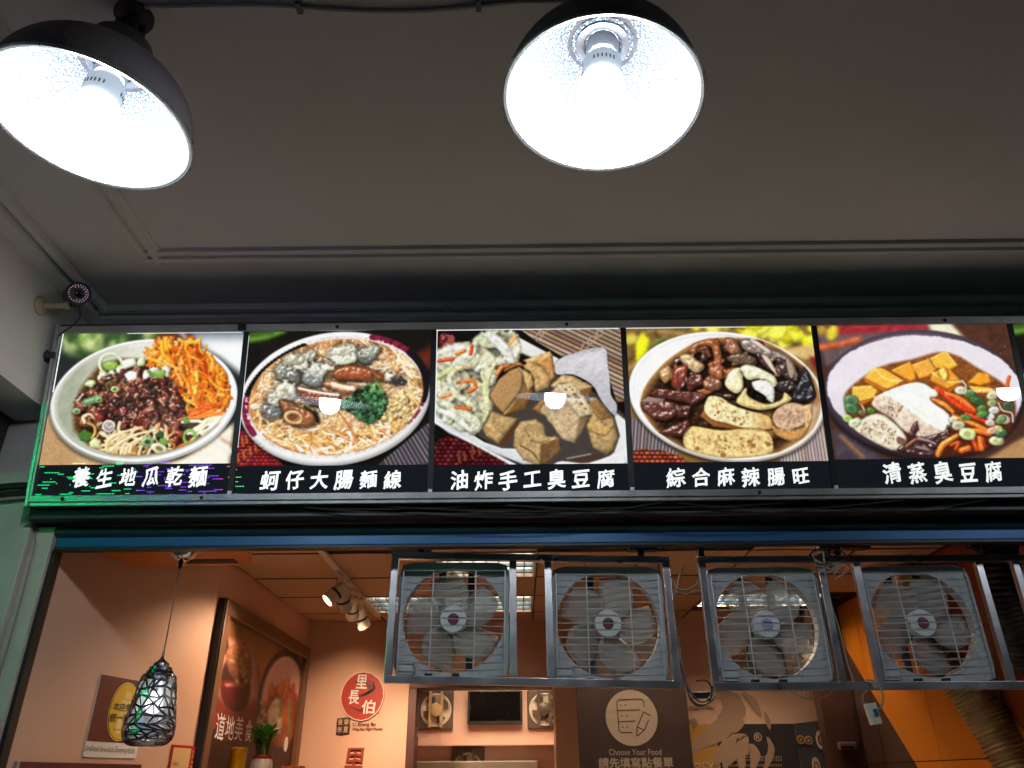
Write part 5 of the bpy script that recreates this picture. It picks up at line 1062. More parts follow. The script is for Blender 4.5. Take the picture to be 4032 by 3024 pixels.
def fan_copy(label, cap, spin):
    c = copy_tree(f1); c['label'] = label
    for ch in c.children:
        n = ch.name.split('.')[0]
        if n == 'hub_cap' and cap is not redcap: ch.data = ch.data.copy(); ch.data.materials[0] = cap
        if n == 'blade': ch.rotation_euler = (0, spin, 0)
    FANS.append(c); return c
f2 = fan_copy('exhaust fan with red hub cap beside the loose cables between the frames', redcap, .5)
f3 = fan_copy('exhaust fan with pale violet hub cap', violetcap, .9)
f4 = fan_copy('exhaust fan with red hub cap next to the corrugated duct', redcap, .72)
f5 = fan_copy('exhaust fan beyond the corrugated duct at the far end of the frame', redcap, 1.1)
for f in FANS: f['group'] = 'exhaust fans in the steel frames'
YF = 3.28; KF = YF/3.12
kx = lambda x: x*KF
kz = lambda z: 1.6+(z-1.6)*KF
for f, (x, z, ry) in zip(FANS, ((-.262, 2.168, .012), (.352, 2.146, .016), (.978, 2.138, 0), (1.592, 2.138, -.006), (2.245, 2.138, 0))):
    f.location = (kx(x), YF+.028*KF, kz(z)); f.rotation_euler = (0, ry, 0); f.scale = (KF, KF, KF)
def frame(label, xs, x0, x1, z0, z1, base, posts=()):
    t = thing('fan_frame', label, 'frame', base, 'steel fan frames')
    xs = [kx(x) for x in xs]; posts = [kx(x) for x in posts]; x0, x1 = kx(x0), kx(x1); z0 = tuple(map(kz, z0)); z1 = tuple(map(kz, z1))
    zl = lambda x, z: z[0]+(z[1]-z[0])*(x-x0)/(x1-x0)
    W = .030; D = .03
    def beam(n, xa, xb, z, th):
        mb = MB(); c = [(xa, zl(xa, z)), (xb, zl(xb, z)), (xb, zl(xb, z)+th), (xa, zl(xa, z)+th)]
        mb.prism([(a, YF-D/2, b) for a, b in c], (0, 1, 0), D); return mb.build(n, steel, t, bevel=.0022)
    beam('bottom_tube', x0, x1, z0, W); beam('top_tube', x0, x1, (z1[0]-W, z1[1]-W), W)
    for x in xs:
        a, b = zl(x, z0)+W+.0005, zl(x, z1)-W-.0005
        MB().box((x, YF-D/2+.0015, a), (x+W, YF+D/2-.0015, b)).build('upright', steel, t, bevel=.0022)
    for x in posts: MB().box((x-.012, YF-.01, zl(x, z1)+.0005), (x+.012, YF+.012, 2.60)).build('hanger', dark, t)
    return t
frame('steel frame sagging to one side and holding two exhaust fans', (-.5175, -.0375, .104, .582), -.518, .6115, (1.928, 1.899), (2.432, 2.402), (.05, YF, 1.91), (-.4, .5))
frame('level steel frame holding fans at the corrugated duct', (.7275, 1.206, 1.35, 1.843, 1.99, 2.46), .727, 2.49, (1.892, 1.888), (2.402, 2.396), (1.6, YF, 1.89), (.745, 1.3, 1.9))
MB().box((1.30, YF+.005, 2.48), (1.52, YF+.06, 2.55)).build('junction_box', black, bpy.data.objects['fan_frame.001'])
MB().box((.48, YF+.005, 2.48), (.60, YF+.06, 2.55)).build('junction_box', black, bpy.data.objects['fan_frame'])
MB().box((1.95, YF+.005, 2.48), (2.06, YF+.06, 2.55)).build('junction_box', black, bpy.data.objects['fan_frame.001'])

# ---- loose cables
def px(x, y, Y, z=5): 
    ox, sc = {3: (1450, 1.7956), 4: (2200, 1.7956), 5: (3000, 1.7955)}[z]
    return tuple(atY(ox+x/sc, 2100+y/sc, Y))
def cable(label, paths, r, m):
    mb = MB()
    for p in paths: mb.tube(curve_pts(p), r, 6)
    return tag(mb.build('loose_cable', m, None, smooth=True), label, 'cable', 'loose fan cables')
cable('coiled black cable looped under the joint of the two fan frames', [
    [px(970, 1045, 3.250, 4), px(1040, 1040, 3.245, 4), px(1080, 1100, 3.245, 4), px(1060, 1190, 3.250, 4), px(990, 1222, 3.250, 4), px(930, 1170, 3.255, 4), px(915, 1090, 3.260, 4)],
    [px(900, 1060, 3.260, 4), px(925, 1150, 3.250, 4), px(975, 1205, 3.245, 4), px(1050, 1205, 3.245, 4), px(1105, 1150, 3.250, 4), px(1110, 1115, 3.260, 4)],
    [px(860, 900, 3.300, 4), px(890, 1020, 3.270, 4), px(930, 1120, 3.250, 4), px(1000, 1190, 3.240, 4), px(1070, 1160, 3.245, 4), px(1085, 1080, 3.250, 4)]], .0035, rubber)
tag(MB().box(px(955, 1165, 3.280, 4), tuple(Vector(px(1080, 1120, 3.280, 4))+Vector((0, .03, 0)))).build('adapter_box', black, None, bevel=.003), 'small black adapter tied under the frame joint inside the cable coil', 'adapter')
cable('pale cable tangled in the gap between the two fan frames', [
    [px(800, 320, 3.290, 4), px(825, 370, 3.280, 4), px(815, 440, 3.280, 4), px(800, 460, 3.290, 4)],
    [px(815, 380, 3.285, 4), px(880, 400, 3.280, 4), px(940, 385, 3.280, 4), px(985, 330, 3.280, 4), px(1000, 240, 3.290, 4)],
    [px(820, 410, 3.280, 4), px(900, 430, 3.280, 4), px(960, 410, 3.280, 4), px(1000, 415, 3.290, 4)],
    [px(880, 230, 3.300, 4), px(850, 310, 3.290, 4), px(840, 370, 3.285, 4), px(810, 500, 3.290, 4), px(830, 750, 3.300, 4), px(900, 1040, 3.290, 4)]], .0033, greycable)
rg = random.Random(9); tang = []
for k in range(7):
    cx_, cy_, a_ = rg.uniform(420, 590), rg.uniform(160, 235), rg.uniform(0, 6)
    tang.append([px(cx_+rg.uniform(55, 95)*math.cos(a_+t*.9), cy_+rg.uniform(28, 60)*math.sin(a_+t*.9), 3.26-.004*k-.002*t) for t in range(rg.randint(5, 9))])
cable('knotted bundle of cables above the gap beside the violet capped fan', tang+[[px(345, 110, 3.280), px(380, 190, 3.1), px(440, 210, 3.1), px(430, 130, 3.1)], [px(520, 320, 3.1), px(560, 300, 3.1), px(610, 250, 3.1), px(560, 230, 3.1), px(510, 290, 3.1)]], .0034, greycable)
cable('long grey cable hanging down the gap beside the violet capped fan', [[px(448, 225, 3.270), px(455, 350, 3.270), px(500, 530, 3.280), px(560, 720, 3.280), px(600, 900, 3.280), px(650, 1050, 3.270)]], .0034, greycable)
bk = thing('cable_switch', 'white inline breaker switch with blue lever dangling below the frame', 'switch', px(780, 1345, 3.240))
a, b = Vector(px(738, 1200, 3.240)), Vector(px(828, 1345, 3.240)); cx = (a+b)/2
Mk = Matrix.Translation(cx) @ Matrix.Rotation(R(-8), 4, 'Y')
MB().box((-.021, -.014, -.040), (.021, .014, .036), Mk).build('switch_body', mat('switch_white', (.62, .58, .50), .5, dirt=(.3, .26, .2), dscale=20), bk, bevel=.004)
MB().box((-.002, -.021, -.012), (.014, -.0135, .014), Mk).build('lever', mat('switch_blue', (.02, .10, .16), .4), bk, bevel=.002)
mb = MB(); mb.tube(curve_pts([px(735, 1040, 3.260), px(800, 1050, 3.250), px(855, 1130, 3.240), px(850, 1220, 3.240), px(810, 1245, 3.240)]), .0036, 6); mb.tube(curve_pts([px(755, 1210, 3.240), px(715, 1190, 3.245), px(715, 1140, 3.250), px(745, 1110, 3.260)]), .003, 6)
mb.build('cable', greycable, bk, smooth=True)
cable('thin cable clipped down the door jamb beside the pillar', [[(-2.02, 3.125, 2.575), (-2.012, 3.124, 2.50), (-2.005, 3.124, 2.46), (-1.998, 3.122, 2.2), (-2.0, 3.122, 1.9), (-1.996, 3.122, 1.6)]], .004, greycable)

# ================================================================ corrugated duct
def duct(label, path, r, m):
    P = curve_pts(path, 40); L_ = sum((P[i+1]-P[i]).length for i in range(len(P)-1)); n = int(L_/.0042); mb = MB()
    Q = []; acc = 0; step = L_/n; i = 0; d = 0
    cum = [0]
    for j in range(len(P)-1): cum.append(cum[-1]+(P[j+1]-P[j]).length)
    for k in range(n+1):
        s = k*step
        while i < len(P)-2 and cum[i+1] < s: i += 1
        t = (s-cum[i])/max(cum[i+1]-cum[i], 1e-9); Q.append(P[i].lerp(P[i+1], t))
    rr = lambda t: r*(1+.05*math.sin(t*L_/.022*2*math.pi)+.012*math.sin(t*60))
    mb.tube(Q, rr, 22, cap=False); o = mb.build('flexible_duct', m, None, smooth=True)
    return tag(o, label, 'duct')
foil = mat('duct_foil', (.40, .30, .17), .36, .6, var=.3, scale=9, bump=.5, bscale=40, dirt=(.12, .085, .05), dscale=14, damt=.8)
duct('brown corrugated exhaust duct slanting down in front of the orange wall', [px(1180, 830, 4.25), px(1330, 960, 4.22), px(1475, 1130, 4.2), px(1610, 1340, 4.18), px(1770, 1600, 4.15), px(1960, 1950, 4.1)], .098, foil)
duct('sooty black corrugated duct rising behind the frame end', [px(1650, 60, 3.5), px(1690, 330, 3.5), px(1760, 620, 3.55), px(1930, 900, 3.6), px(2150, 1050, 3.6)], .085, mat('sooty_duct', (.018, .016, .014), .6, .3, bump=.3))
# ================================================================ things inside the shop
def Z1(x, y): return (x/1.545, 1950+y/1.545)
def Z2(x, y): return (700+x/1.7956, 2100+y/1.7956)
def Z3(x, y): return (1450+x/1.7956, 2100+y/1.7956)
def Z4(x, y): return (2200+x/1.7956, 2100+y/1.7956)
def Z5(x, y): return (3000+x/1.7955, 2100+y/1.7955)
PN = np.array([1.21, -.229, 0]); PP = np.array([-1.944, 3.21, 0])
def atS(x, y, off=0.):                  # the slanting first stretch of the left wall
    d = ray(x, y); n = PN/np.linalg.norm(PN); return CAM+d*((n@(PP+n*off-CAM))/(n@d))
NS = Vector(PN).normalized(); US = Vector((-NS.y, NS.x, 0)); UP = Vector((0, 0, 1))
whitep = mat('white_print', (.82, .80, .76), .5, var=.04)
def fine_print(name, center, u, v, width, height, m, parent, n=12, lift=.0015):
    """lines of print too small to read: a row of short ink marks"""
    u = Vector(u).normalized(); v = Vector(v).normalized(); c = Vector(center)+u.cross(v)*lift; mb = MB(); g = random.Random(n); p = width/n
    for k in range(n):
        for a, b, w_, h_ in ((.1, g.uniform(.1, .3), .75, .16), (g.uniform(.1, .5), 0, .16, 1), (.15, g.uniform(.6, .8), .65, .16)):
            o_ = c+u*(-width/2+p*(k+a))+v*(height*(b-.5)); mb.add([o_, o_+u*(p*w_), o_+u*(p*w_)+v*(height*h_*(1-b*.2)), o_+v*(height*h_*(1-b*.2))], [(0, 1, 2, 3)])
    return tag(mb.build(name, m, parent), kind='stuff')
# ---- pendant lamp with a pierced metal shade
px0, py0 = -1.475, 3.33
chrome = mat('dark_chrome', (.20, .20, .22), .2, 1, var=.2)
pe = thing('pendant_lamp', 'pendant lamp with a pierced dark chrome shade hanging behind the opening', 'lamp', (px0, py0, 1.72))
T0 = Matrix.Translation((px0, py0, 0))
MB().lathe([(.062, 2.515), (.060, 2.495), (.050, 2.475), (.030, 2.462), (.010, 2.456)], 28, T0, False, True).build('ceiling_rose', mat('mirror_chrome', (.6, .6, .6), .1, 1), pe, smooth=True)
MB().tube([(px0, py0, 2.458), (px0, py0, 2.425)], lambda t: .011-.004*t, 10).build('cord_grip', black, pe, smooth=True)
MB().tube([(px0, py0, 2.43), (px0, py0, 2.055)], .0028, 8).build('cord', mat('clear_cord', (.20, .14, .08), .4), pe, smooth=True)
MB().lathe([(.004, 2.085), (.006, 2.06), (.014, 2.045), (.030, 2.034), (.032, 2.022), (.044, 2.018), (.045, 2.006), (.052, 2.003), (.052, 1.994)], 28, T0).build('cap', chrome, pe, smooth=True)
pr = [(.050, 1.994), (.066, 1.990), (.072, 1.970), (.078, 1.93), (.086, 1.88), (.094, 1.83), (.100, 1.79), (.099, 1.765), (.090, 1.742), (.072, 1.728), (.055, 1.724)]
def prof_at(t):
    k = t*(len(pr)-1); i = min(int(k), len(pr)-2); f = k-i
    return pr[i][0]*(1-f)+pr[i+1][0]*f, pr[i][1]*(1-f)+pr[i+1][1]*f
rg = random.Random(4); rows, cols = 14, 15; V = []
for i in range(rows+1):
    for j in range(cols):
        jt = 0 if i in (0, rows) else 1
        t = min(max((i+jt*rg.uniform(-.28, .28))/rows, 0), 1); a = 2*math.pi*(j+.5*(i % 2)+rg.uniform(-.28, .28))/cols; r_, z_ = prof_at(t)
        V.append((r_*math.cos(a), r_*math.sin(a), z_-1.72))
me = bpy.data.meshes.new('shade_lattice'); Fq = []
for i in range(rows):
    for j in range(cols):
        a, b, c, d = i*cols+j, i*cols+(j+1) % cols, (i+1)*cols+(j+1) % cols, (i+1)*cols+j
        if i % 2 == 0: tri = ((a, b, d), (b, c, d))
        else: tri = ((a, b, c), (a, c, d))
        if rg.random() < .45: Fq.append((a, b, c, d))
        else: Fq += tri
me.from_pydata(V, [], Fq); bm = bmesh.new(); bm.from_mesh(me); bmesh.ops.recalc_face_normals(bm, faces=bm.faces)
res = bmesh.ops.inset_individual(bm, faces=bm.faces[:], thickness=.0072)
rim = set(res['faces']); bmesh.ops.delete(bm, geom=[f for f in bm.faces if f not in rim], context='FACES'); bm.to_mesh(me); bm.free(); me.materials.append(chrome)
sl = bpy.data.objects.new('shade_lattice', me); col.objects.link(sl); sl.parent = pe
md = sl.modifiers.new('t', 'SOLIDIFY'); md.thickness = .004; md.offset = -1
m, t_, b_ = nodes('shade_glass'); b_.inputs['Base Color'].default_value = (.85, .86, .88, 1); b_.inputs['Roughness'].default_value = .25; b_.inputs['Metallic'].default_value = .6; b_.inputs['Alpha'].default_value = .75
MB().lathe([(r_-.006, z_) for r_, z_ in pr[1:]], 32, T0).build('glass_liner', m, pe, smooth=True)
MB().lathe([(.012, 1.975), (.016, 1.95), (.016, 1.925)], 14, T0).build('socket', black, pe, smooth=True)
MB().lathe([(.014, 1.925), (.026, 1.90), (.030, 1.875), (.024, 1.852), (.004, 1.842)], 18, T0, False, True).build('bulb', emitter('pendant_bulb', (1, .97, .92), 14), pe, smooth=True)

# ---- tax notice on the left wall
ex = thing('tax_notice', 'brown notice with a yellow oval reading Unified Invoice Exemption', 'notice', tuple(atS(*Z1(505, 1590))))
def rectS(x0, x1, z0, z1, off):         # rectangle on the slanting wall; x0, x1 distances along it
    o_ = Vector(PP)+NS*off
    return [o_+US*x0+UP*z0, o_+US*x1+UP*z0, o_+US*x1+UP*z1, o_+US*x0+UP*z1]
sdist = lambda p: (Vector(p)-Vector(PP)).dot(US)
sa, sb = sdist(atS(*Z1(530, 1495))), sdist(atS(*Z1(840, 1500))); za, zb, zc = 1.697, 1.758, 2.028
flat('sheet', rectS(sa-.01, sb, za, zc, .001), whitep, ex, n=NS, t=.004)
flat('brown_field', rectS(sa-.0095, sb-.001, zb, zc-.001, .0054), mat('notice_brown', (.13, .020, .014), .5), ex, n=NS, t=.001)
cxs = sdist(atS(*Z1(742, 1315))); cz = float(atS(*Z1(742, 1315))[2])
oc = Vector(PP)+US*cxs+UP*cz+NS*.0068
def ellipse(c, rx, rz, u, n=40): return [Vector(c)+Vector(u)*(rx*math.cos(2*math.pi*k/n))+UP*(rz*math.sin(2*math.pi*k/n)) for k in range(n)]
for nm, k, m_, o_ in (('oval_edge', 1.0, mat('pale_yellow', (.80, .66, .25), .5), 0), ('oval_line', .955, mat('oval_brown', (.10, .035, .01), .5), .0012), ('oval', .94, mat('oval_yellow', (.78, .50, .025), .5), .0024)):
    flat(nm, ellipse(oc+NS*o_, .104*k, .124*k, US), m_, ex, n=NS, t=.001)
wm = mat('oval_watermark', (.82, .66, .30), .5)
for (x0, x1, z0, z1) in ((-.012, .03, .055, .085), (-.03, .05, .02, .045), (-.028, .02, -.02, .01), (-.035, .0, -.095, -.03), (.01, .04, -.08, -.03)): flat('watermark', [oc+NS*.0036+US*a+UP*b for a, b in ((x0, z0), (x1, z0), (x1, z1), (x0, z1))], wm, ex, n=NS, t=.0006)
tb = mat('text_brown', (.035, .014, .008), .6)
lettering('lettering', '本店免用', oc+NS*.0045+UP*.016, US, UP, .165, .036, tb, ex, offset=.012); lettering('lettering', '統一發票', oc+NS*.0045-UP*.030, US, UP, .18, .040, tb, ex, offset=.012)
fine_print('fine_print', oc+NS*.0045-UP*.078, US, UP, .10, .007, tb, ex)
lettering('lettering', 'Unified Invoice Exemption', Vector(PP)+US*((sa+sb)/2-.02)+UP*1.727+NS*.0055, US, UP, .345, .032, mat('text_grey', (.22, .15, .11), .6), ex)
mr = thing('maroon_board', 'maroon board low on the side wall under the tax notice', 'board', tuple(atS(*Z1(100, 1659))))
flat('board', rectS(sdist(atS(*Z1(105, 1625))), sdist(atS(*Z1(848, 1640))), 1.2, 1.672, .001), mat('board_maroon', (.12, .022, .02), .5), mr, n=NS, t=.012)
flat('edge_strip', rectS(sdist(atS(*Z1(85, 1625))), sdist(atS(*Z1(103, 1625))), 1.2, 1.672, .001), mat('strip_grey', (.35, .30, .28), .4), mr, n=NS, t=.014)
nr = thing('red_notice', 'small cream notice with a red border beside the picture frame', 'notice', tuple(atS(*Z1(1040, 1659))))
s0, s1 = sdist(atS(*Z1(1040, 1540))), sdist(atS(*Z1(1185, 1540)))
flat('board', rectS(s0, s1, 1.50, 1.765, .001), mat('notice_red', (.38, .02, .015), .5), nr, n=NS, t=.006); flat('sheet', rectS(s0+.012, s1-.045, 1.5, 1.752, .0075), mat('notice_cream', (.72, .48, .20), .5), nr, n=NS, t=.001)
fine_print('fine_print', Vector(PP)+US*(s1-.02)+UP*1.70+NS*.0075, UP*-1, US, .09, .022, mat('notice_gold', (.75, .45, .2), .5), nr, 4); fine_print('fine_print', Vector(PP)+US*(s0+.05)+UP*1.68+NS*.0090, US, UP, .05, .016, tb, nr, 3)

# ---- framed food picture on the left wall
def art_poster():
    s = Art(1000, 1659, k=.22, seed=77); s.fill((74, 34, 22)); s.gain = 1.0
    for x, y in s.inside([(330, 600), (870, 830), (860, 1250), (300, 1000)], 50): s.lump(x, y, s.rng.uniform(40, 110), s.pick([(190, 100, 40), (150, 60, 26), (210, 150, 60), (120, 40, 22), (176, 130, 60)]), soft=60)
    s.poly([(200, 1200), (820, 1250), (800, 1660), (180, 1660)], (58, 22, 16), soft=90); s.poly([(330, 600), (700, 740), (640, 900), (560, 820), (420, 740)], (150, 110, 60), soft=120); s.blur(30)
    s.poly(s.cr([(270, 1000), (330, 800), (420, 760), (540, 830), (590, 960), (580, 1180), (500, 1260), (360, 1240), (290, 1140)]), (206, 150, 130), soft=40, rnd=60); s.poly(s.cr([(290, 1100), (420, 1220), (560, 1160), (540, 1400), (340, 1400), (260, 1280)]), (130, 44, 34), soft=70)
    s.stroke([(360, 640), (372, 740), (385, 850)], 34, (60, 34, 26)); s.ell(435, 1040, 92, 190, (54, 22, 18), rot=4, rnd=60, gloss=.4); s.poly(s.cr([(380, 850), (440, 790), (490, 760), (530, 860), (535, 1000), (480, 1060), (400, 980)]), (176, 110, 76), rnd=40, bump=80, bn=2); s.poly(s.cr([(350, 1040), (520, 1040), (500, 1200), (430, 1230), (360, 1180)]), (104, 26, 22), rnd=50, gloss=.5)
    for x, y in s.inside([(400, 900), (520, 860), (520, 1060), (430, 1060)], 26): s.lump(x, y, s.rng.uniform(10, 20), s.pick([(200, 170, 110), (150, 160, 70), (140, 60, 40)]), rnd=8, gloss=.4)
    s.ell(735, 1120, 152, 320, (52, 26, 24), rot=7, rnd=30, gloss=.2); s.ell(735, 1140, 136, 298, (226, 186, 176), rot=7, rnd=30); s.ell(735, 1250, 118, 220, (150, 70, 34), rot=5, soft=20)
    for q in ([(640, 1080), (665, 1010), (695, 1090), (670, 1130)], [(695, 1080), (745, 990), (760, 1060), (720, 1120)], [(745, 1040), (775, 960), (790, 1030), (770, 1060)], [(735, 1120), (765, 1040), (785, 1100), (760, 1150)], [(612, 1150), (650, 1115), (655, 1175), (625, 1195)]): s.poly(q, (230, 130, 50), rnd=16, gloss=.3)
    s.poly(s.cr([(640, 1230), (690, 1130), (730, 1160), (745, 1300), (720, 1380), (650, 1330)]), (250, 226, 196), rnd=30, bump=30)
    for i in range(30): s.curl(770+s.rng.normal(0, 22), 1260+s.rng.normal(0, 90), 90, 1.5, .2, 16, s.pick([(210, 60, 30), (140, 140, 70), (220, 100, 40)]))
    for i in range(16): s.lump(610+s.rng.normal(0, 12), 1250+s.rng.normal(0, 60), 16, s.pick([(130, 140, 80), (190, 190, 140)]), rnd=8)
    return finish(s, 5), [(378, 622), (868, 852), (795, 1640), (200, 1632)]
fx = XL+.002
pf = thing('framed_picture', 'large brown framed picture of a spoon and a bowl on the side wall', 'picture', (fx, 5.4, 1.6))
wood = mat('frame_wood', (.16, .075, .035), .45, var=.3, scale=8, stretch=(8, 1, 8))
ya, yb, z0_, z1_ = 4.46, 6.41, 1.45, 2.535; bwid = .085; dep = .05
for nm, (a0, b0, a1, b1) in (('frame_bar', (ya, z1_-bwid, yb, z1_)), ('frame_bar', (ya, z0_, yb, z0_+bwid)), ('frame_bar', (ya, z0_+bwid+.0005, ya+bwid, z1_-bwid-.0005)), ('frame_bar', (yb-bwid, z0_+bwid+.0005, yb, z1_-bwid-.0005))):
    MB().box((fx, a0, b0), (fx+dep, a1, b1)).build(nm, wood, pf, bevel=.006)
MB().box((fx, ya-.012, z0_), (fx+dep-.01, ya-.0005, z1_-.002)).build('frame_side', black, pf)
pa, pc = art_poster()
zi0, zi1 = 1.665, z1_-bwid
ink_sheet('picture_print', pa, pc, (fx+.014, ya+bwid, zi1), (fx+.014, yb-bwid, zi1), (fx+.014, yb-bwid, zi0), (fx+.014, ya+bwid, zi0), 120, 110, print_mat('paper_print', 0, .6, 1.0), pf)
MB().box((fx+.001, ya+bwid, z0_+bwid), (fx+.0135, yb-bwid, zi1)).build('backing', mat('poster_brown', (.10, .03, .018), .4), pf)
lw_, e_ = (lambda q: Vector(atX(*q, fx+.016))), Vector((0, 1, 0))
for ch, q, w_, h_ in (('道', (300, 1365), .2, .13), ('地', (368, 1375), .2, .12), ('美', (432, 1380), .2, .13), ('食', (500, 1395), .2, .12)):
    lettering('lettering', ch, lw_(Z2(*q)), e_, UP, w_*.72, h_*1.05, mat('poster_white', (.95, .93, .90), .6, var=.02), pf, offset=.006, brush=.025, slant=-.05)
flat('seal', ellipse(lw_(Z2(262, 1322)), .03, .045, e_, 20), mat('seal_red', (.35, .02, .02), .5), pf, n=(1, 0, 0), t=.001)
lettering('lettering', 'Gour', lw_(Z2(580, 1325)), e_, UP, .13, .035, whitep, pf); lettering('lettering', 'Tai', lw_(Z2(560, 1465)), e_, UP, .08, .035, whitep, pf)
flat('seal', ellipse(lw_(Z2(765, 1490)), .05, .05, e_, 24), whitep, pf, n=(1, 0, 0), t=.001)

# ---- small things on the ledge below the picture
led = thing('ledge', 'brown ledge below the framed picture', 'ledge', (-1.5, 4.9, 0))
MB().box((XL+.001, 4.62, 1.585), (-1.15, 5.2, 1.615)).build('ledge_top', wood, led, bevel=.004); MB().box((XL+.03, 4.66, .005), (-1.2, 5.16, 1.5845)).build('ledge_body', brownw, led)
mg = thing('yellow_canister', 'yellow canister standing on the ledge below the picture', 'canister', (-1.625, 4.9, 1.616))
TM = Matrix.Translation((-1.625, 4.9, 1.616)); yl = mat('yellow_glaze', (.70, .36, .015), .3, coat=.3)
MB().lathe([(.040, 0), (.043, .01), (.046, .125), (.046, .140)], 28, TM, True).build('body', yl, mg, smooth=True); MB().lathe([(.047, .1405), (.049, .146), (.047, .156), (.030, .160), (.001, .161)], 28, TM).build('lid', mat('ochre_lid', (.60, .27, .02), .35), mg, smooth=True)
pl = thing('lucky_bamboo', 'bundle of lucky bamboo with green leaves in a white ceramic pot', 'plant', (-1.485, 4.9, 1.616))
TM = Matrix.Translation((-1.485, 4.9, 1.616))
MB().lathe([(.035, 0), (.055, .012), (.064, .045), (.060, .08), (.050, .098), (.044, .10), (.044, .085), (.001, .08)], 28, TM, True).build('pot', mat('white_ceramic', (.75, .70, .62), .25, coat=.4), pl, smooth=True)
MB().lathe([(.051, .098), (.056, .102), (.056, .114), (.050, .118)], 20, TM).build('ribbon', mat('red_ribbon', (.40, .02, .02), .5), pl, smooth=True)
rg = random.Random(12); stemm = mat('bamboo_stem', (.10, .16, .05), .45); leafm = mat('bamboo_leaf', (.18, .46, .08), .45, var=.4, scale=20)
stems = MB(); leaves = MB()
def leaf(mb, p, d, L_, wd):
    d = Vector(d).normalized(); side = d.cross(Vector((0, 0, 1))); side = side.normalized() if side.length > .01 else Vector((1, 0, 0)); dr = Vector((0, 0, -1)); pts = []
    for i in range(6):
        t = i/5; c = Vector(p)+d*(L_*t)+dr*(L_*.35*t*t); ww = wd*math.sin(math.pi*(t*.86+.08))
        pts += [c-side*ww, c+Vector((0, 0, -.15*ww)), c+side*ww]
    mb.add(pts, [(3*i+k, 3*i+k+1, 3*i+k+4, 3*i+k+3) for i in range(5) for k in (0, 1)])
for k in range(26):
    a = rg.uniform(0, 6.28); q = .042*math.sqrt(rg.random()); h = rg.uniform(.09, .17); b0 = Vector((-1.485+q*math.cos(a), 4.9+q*math.sin(a), 1.70)); tp = b0+Vector((.25*q*math.cos(a)+rg.uniform(-.012, .012), .25*q*math.sin(a), h))
    stems.tube([b0, (b0+tp)/2, tp], .0055, 7)
    for j in range(7):
        a2 = rg.uniform(0, 6.28); leaf(leaves, tp-Vector((0, 0, rg.uniform(0, .03))), (math.cos(a2), math.sin(a2), rg.uniform(.5, 1.6)), rg.uniform(.06, .115), rg.uniform(.009, .014))
stems.build('stem', stemm, pl, smooth=True); tag(leaves.build('leaves', leafm, pl, smooth=True), kind='stuff')
tag(MB().box((-1.35, 4.84, 1.616), (-1.245, 4.96, 1.675)).build('snack_box', mat('orange_carton', (.65, .14, .01), .5), None, bevel=.003), 'small orange carton at the end of the ledge', 'box')

# ---- logo and lettering on the back wall
YW = YB-.0005; EX = Vector((1, 0, 0)); wallc = lambda q: Vector(atY(*q, YW))
lg = thing('logo_sign', 'round red shop emblem with white characters and a dragon on the peach wall', 'sign', tuple(wallc(Z2(1310, 1320))))
rg = random.Random(2); c0 = wallc(Z2(1308, 1150)); n_ = 64
ed = [c0+EX*((.170+rg.uniform(-.003, .003))*math.cos(2*math.pi*k/n_))+UP*((.180+rg.uniform(-.003, .003))*math.sin(2*math.pi*k/n_)) for k in range(n_)]
flat('backing', ed, mat('emblem_white', (.80, .70, .58), .6), lg, n=(0, -1, 0), t=.020)
flat('red_disc', [c0+(p-c0)*.955+Vector((0, -.0205, 0)) for p in ed], mat('emblem_red', (.42, .022, .006), .5, var=.1), lg, n=(0, -1, 0), t=.002)
dk = mat('emblem_dark', (.10, .012, .008), .5); mb = MB()
def brush_path(pts, w, y, mb):
    P = curve_pts(pts, 8); k = len(P); vs = []
    for i, p in enumerate(P):
        d = (P[min(i+1, k-1)]-P[max(i-1, 0)]).normalized(); s_ = Vector((-d.z, 0, d.x)); ww = w*math.sin(math.pi*(i/(k-1)*.9+.06))*(1+.06*math.sin(i*.9))
        vs += [p-s_*ww, p+s_*ww]
    vs = [(v.x, y, v.z) for v in vs]; mb.add(vs, [(2*i, 2*i+1, 2*i+3, 2*i+2) for i in range(k-1)])
W_ = lambda x, y: wallc(Z2(x, y))
yd = YW-.0232
for p, w_ in (([W_(1250, 1055), W_(1320, 1060), W_(1365, 1090), W_(1350, 1130), W_(1300, 1150), W_(1240, 1160)], .016), ([W_(1300, 1150), W_(1380, 1110), W_(1385, 1060), W_(1330, 1045)], .008), ([W_(1250, 1240), W_(1300, 1255), W_(1340, 1235)], .010), ([W_(1225, 1225), W_(1260, 1245)], .004), ([W_(1375, 1070), W_(1395, 1095), W_(1370, 1140)], .006)): brush_path(p, w_, yd, mb)
mb.build('dragon', dk, lg)
for ch, q, sx_, sz_ in (('里', (1305, 1050), .085, .105), ('長', (1250, 1160), .085, .105), ('伯', (1350, 1228), .105, .10)): lettering('character', ch, wallc(Z2(*q))+Vector((0, -.0236, 0)), EX, UP, sx_, sz_, whitep, lg, offset=.016, brush=.02, slant=.05)
MB().lathe([(.006, -.001), (.006, .001)], 16, Matrix.Translation(wallc(Z2(1418, 1272))+Vector((0, -.002, 0))) @ Matrix.Rotation(R(90), 4, 'X'), True, True).build('mark', dk, lg)
st = thing('stamp_sign', 'small dark square seal with four characters under the red emblem', 'sign', tuple(wallc(Z2(1170, 1410)))); c1 = wallc(Z2(1172, 1362)); rg = random.Random(6)
sq = [(-1, -1), (-.3, -1.1), (.4, -1), (1, -.95), (1.05, -.2), (.95, .5), (1, 1), (.3, 1.08), (-.4, 1), (-1, .95), (-1.06, .3), (-.96, -.4)]
flat('plaque', [c1+EX*(a*.050)+UP*(b*.056) for a, b in sq], mat('seal_dark', (.05, .012, .010), .5), st, n=(0, -1, 0), t=.018)
